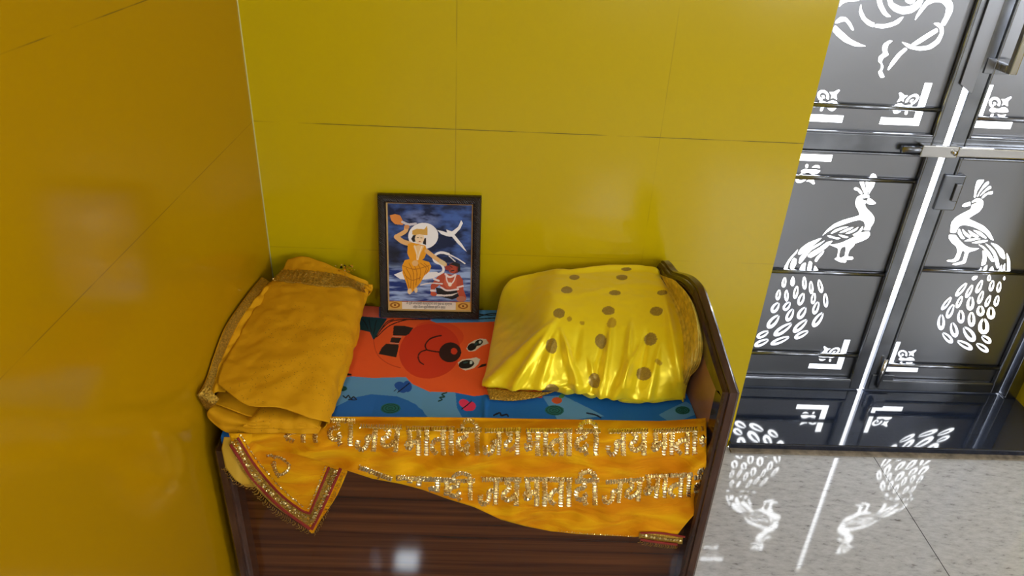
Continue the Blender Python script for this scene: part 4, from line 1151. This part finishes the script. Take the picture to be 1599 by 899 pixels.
paint(stroke(P, [(520,400),(600,440),(665,482)], 5) | stroke(P, [(535,420),(585,465)], 4), WHITE)
paint(inside(P, [(435,205),(480,215),(520,228),(512,202),(560,218),(610,180),(635,125),(650,150),(625,200),(580,245),(640,320),(682,385),(660,370),(600,310),(560,262),(520,258),(470,240)]), WHITE)  # bird
paint(inside(P, [(45,85),(90,75),(130,85),(165,150),(150,165),(90,158),(60,130)]), (212,132,60))                     # mace head
paint(stroke(P, [(150,140),(200,160),(260,155)], 10), (196, 190, 196))
paint(stroke(P, [(182,180),(175,215),(110,255)], 17) | stroke(P, [(100,262),(150,300),(215,322)], 20), SKIN)
paint(ell(P, 186, 180, 22, 18), (206,140,84))
paint(inside(P, [(195,320),(235,310),(340,335),(355,380),(330,440),(290,470),(220,465),(190,400)]), SARI)             # bodice
paint(inside(P, [(170,455),(230,440),(320,455),(370,470),(388,505),(375,545),(330,585),(300,640),(275,670),(232,720),(205,725),(180,640),(150,560),(148,500)]), SARI)
for a in ([(180,520),(220,600),(215,700)], [(205,480),(240,560),(240,690)], [(240,480),(270,560),(262,660)], [(300,480),(345,520),(330,580)], [(330,480),(365,520),(345,565)],
          [(160,540),(190,620),(205,690)], [(270,470),(300,540),(290,620)], [(150,500),(250,530),(370,500)], [(170,580),(230,620),(300,600)]):
    paint(stroke(P, a, 2.6), SARID)
paint(inside(P, [(240,340),(285,330),(330,340),(300,400),(285,440),(262,400)]), (232, 190, 130)); paint(stroke(P, [(250,335),(268,400),(270,450)], 4) | stroke(P, [(310,340),(290,400),(278,450)], 4), (240, 220, 190))
paint(ell(P, 255, 480, 26, 24), SKIN)
paint(stroke(P, [(350,380),(420,435),(500,490)], 17), SKIN); paint(stroke(P, [(470,470),(490,482)], 19), (214, 190, 140))
paint(inside(P, [(238,250),(262,245),(268,300),(238,305),(222,280)]) | inside(P, [(325,280),(345,270),(345,330),(318,320)]), DARK)   # hair
paint(ell(P, 292, 275, 38, 44, 8), (236, 208, 170)); paint(inside(P, [(230,240),(232,210),(270,195),(330,200),(355,170),(358,250),(330,248),(290,240),(250,250)]), (206,158,70))
paint(stroke(P, [(272,268),(284,268)], 3) | stroke(P, [(302,270),(314,272)], 3), DARK); paint(stroke(P, [(286,300),(300,302)], 3), (170, 50, 40))
paint(ell(P, 210, 712, 18, 24) | ell(P, 262, 702, 14, 22), (224, 196, 150))
# kneeling man
paint(inside(P, [(440,590),(490,560),(560,575),(620,575),(650,620),(655,700),(680,770),(640,790),(600,770),(600,700),(500,705),(455,660),(420,690),(415,745),(385,745),(385,660)]), RED_)
paint(inside(P, [(500,600),(560,610),(600,600),(595,690),(520,690),(490,650)]), (196, 92, 62))
paint(inside(P, [(425,680),(480,690),(600,705),(620,760),(560,780),(440,750)]), (26, 24, 28))
paint(ell(P, 575, 520, 48, 46), REDD); paint(ell(P, 565, 528, 34, 36, 20), (170, 66, 46)); paint(inside(P, [(540,490),(580,470),(625,485),(630,540),(605,560),(610,510)]), DARK)
paint(ell(P, 525, 520, 24, 20, 20), (150, 54, 40)); paint(stroke(P, [(545,505),(560,515)], 3) | stroke(P, [(550,545),(575,540)], 4), DARK)
paint(stroke(P, [(505,570),(540,595),(590,575)], 8) | stroke(P, [(510,580),(520,630),(545,655),(575,625),(590,580)], 5), (232, 214, 206)); paint(ell(P, 542, 655, 15, 17), (236, 220, 200))
paint(stroke(P, [(470,680),(520,705),(610,695)], 7) | stroke(P, [(410,610),(450,625)], 8) | stroke(P, [(605,680),(650,668)], 7) | stroke(P, [(388,705),(420,708)], 9), (226, 210, 206))
paint(stroke(P, [(300,660),(380,645),(480,650)], 5), (220, 212, 206)); paint(inside(P, [(430,735),(500,740),(560,735),(620,720),(560,750),(500,755),(430,752)]), (214, 204, 196))
paint(ell(P, 408, 735, 26, 17), (186, 80, 50)); paint(ell(P, 636, 775, 40, 24), (180, 110, 84))
# caption strip with two rosettes
strip_t = 790+(P[:, 0]-30)*.012
paint(yy > strip_t, (226, 214, 196)); paint((yy > strip_t) & (yy < strip_t+6), (150, 70, 40))
for x0, x1 in ((30, 148), (590, 712)):
    mk = (yy > strip_t+5) & (P[:, 0] > x0) & (P[:, 0] < x1); paint(mk, (214, 168, 78)); cx = (x0+x1)/2; cy = 825+(cx-30)*.014
    paint(mk & ell(P, cx, cy, 42, 24), (150, 92, 24)); paint(mk & ell(P, cx, cy, 26, 14), (216, 170, 80)); paint(mk & ell(P, cx, cy, 10, 8), (120, 66, 20))
AGo = AG[::1]
pr_ = grid_obj('print', AGo, M['art'], pic, 0, C.reshape(am, an, 3))
# caption lettering
def caption(txt, xc, yc, size):
    cu = bpy.data.curves.new('caption', 'FONT'); cu.body = txt; cu.size = size; cu.align_x = 'CENTER'; cu.extrude = .00005; cu.resolution_u = 2
    t = bpy.data.objects.new('caption', cu); COL.objects.link(t); bpy.context.view_layer.update()
    me = bpy.data.meshes.new_from_object(t.evaluated_get(bpy.context.evaluated_depsgraph_get())); bpy.data.objects.remove(t)
    X0 = min(v_.co.x for v_ in me.vertices); X1 = max(v_.co.x for v_ in me.vertices); k_ = xc[1]/max(X1-X0, 1e-6)
    for v_ in me.vertices:
        x_, z_ = (v_.co.x-(X0+X1)/2)*k_, v_.co.y; p_ = fl(xc[0]+x_, .0052-v_.co.z, yc+z_); v_.co = tuple(p_)
    me.materials.clear(); me.materials.append(M['ink']); me.name = 'caption'
    return link(bpy.data.objects.new('caption', me), pr_)
caption('ॐ ह्लीं बगलामुखी सर्वदुष्टानां वाचं मुखं पदं स्तम्भय', (FWD/2-.002, .118), iz0+.0165, .0088)
caption('जिह्वां कीलय बुद्धिं विनाशय ह्लीं ॐ स्वाहा', (FWD/2-.002, .084), iz0+.0065, .0088)

# ------------------------------------------------------------------ light
wd = bpy.data.worlds.new('sky'); scene.world = wd; wd.use_nodes = True
bg = wd.node_tree.nodes['Background']; bg.inputs['Color'].default_value = (.93, .96, 1, 1); bg.inputs['Strength'].default_value = 14
# two LED downlights on the ceiling of the room
M['led'] = mat('led_diffuser', (1, 1, 1), .5); lb = M['led'].node_tree.nodes['Principled BSDF']
lb.inputs['Emission Color'].default_value = (.80, .90, 1, 1); lb.inputs['Emission Strength'].default_value = 230
for cx, cy, hw, lab in ((-.49, -1.16, .075, 'larger square LED downlight on the ceiling behind the viewer'), (-.79, -1.20, .036, 'smaller square LED downlight on the ceiling behind the viewer')):
    lp = empty('ceiling_lamp'); tag(lp, lab, 'lamp')
    box_obj('lamp_housing', (cx-hw-.012, cy-hw-.012, CEIL-.025), (cx+hw+.012, cy+hw+.012, CEIL), M['ceiling'], lp, .003)
    box_obj('diffuser', (cx-hw, cy-hw, CEIL-.029), (cx+hw, cy+hw, CEIL-.025), M['led'], lp)

scene.view_settings.view_transform = 'Standard'; scene.view_settings.look = 'None'
scene.view_settings.gamma = 1; scene.view_settings.use_curve_mapping = False
scene.view_settings.exposure = -.08
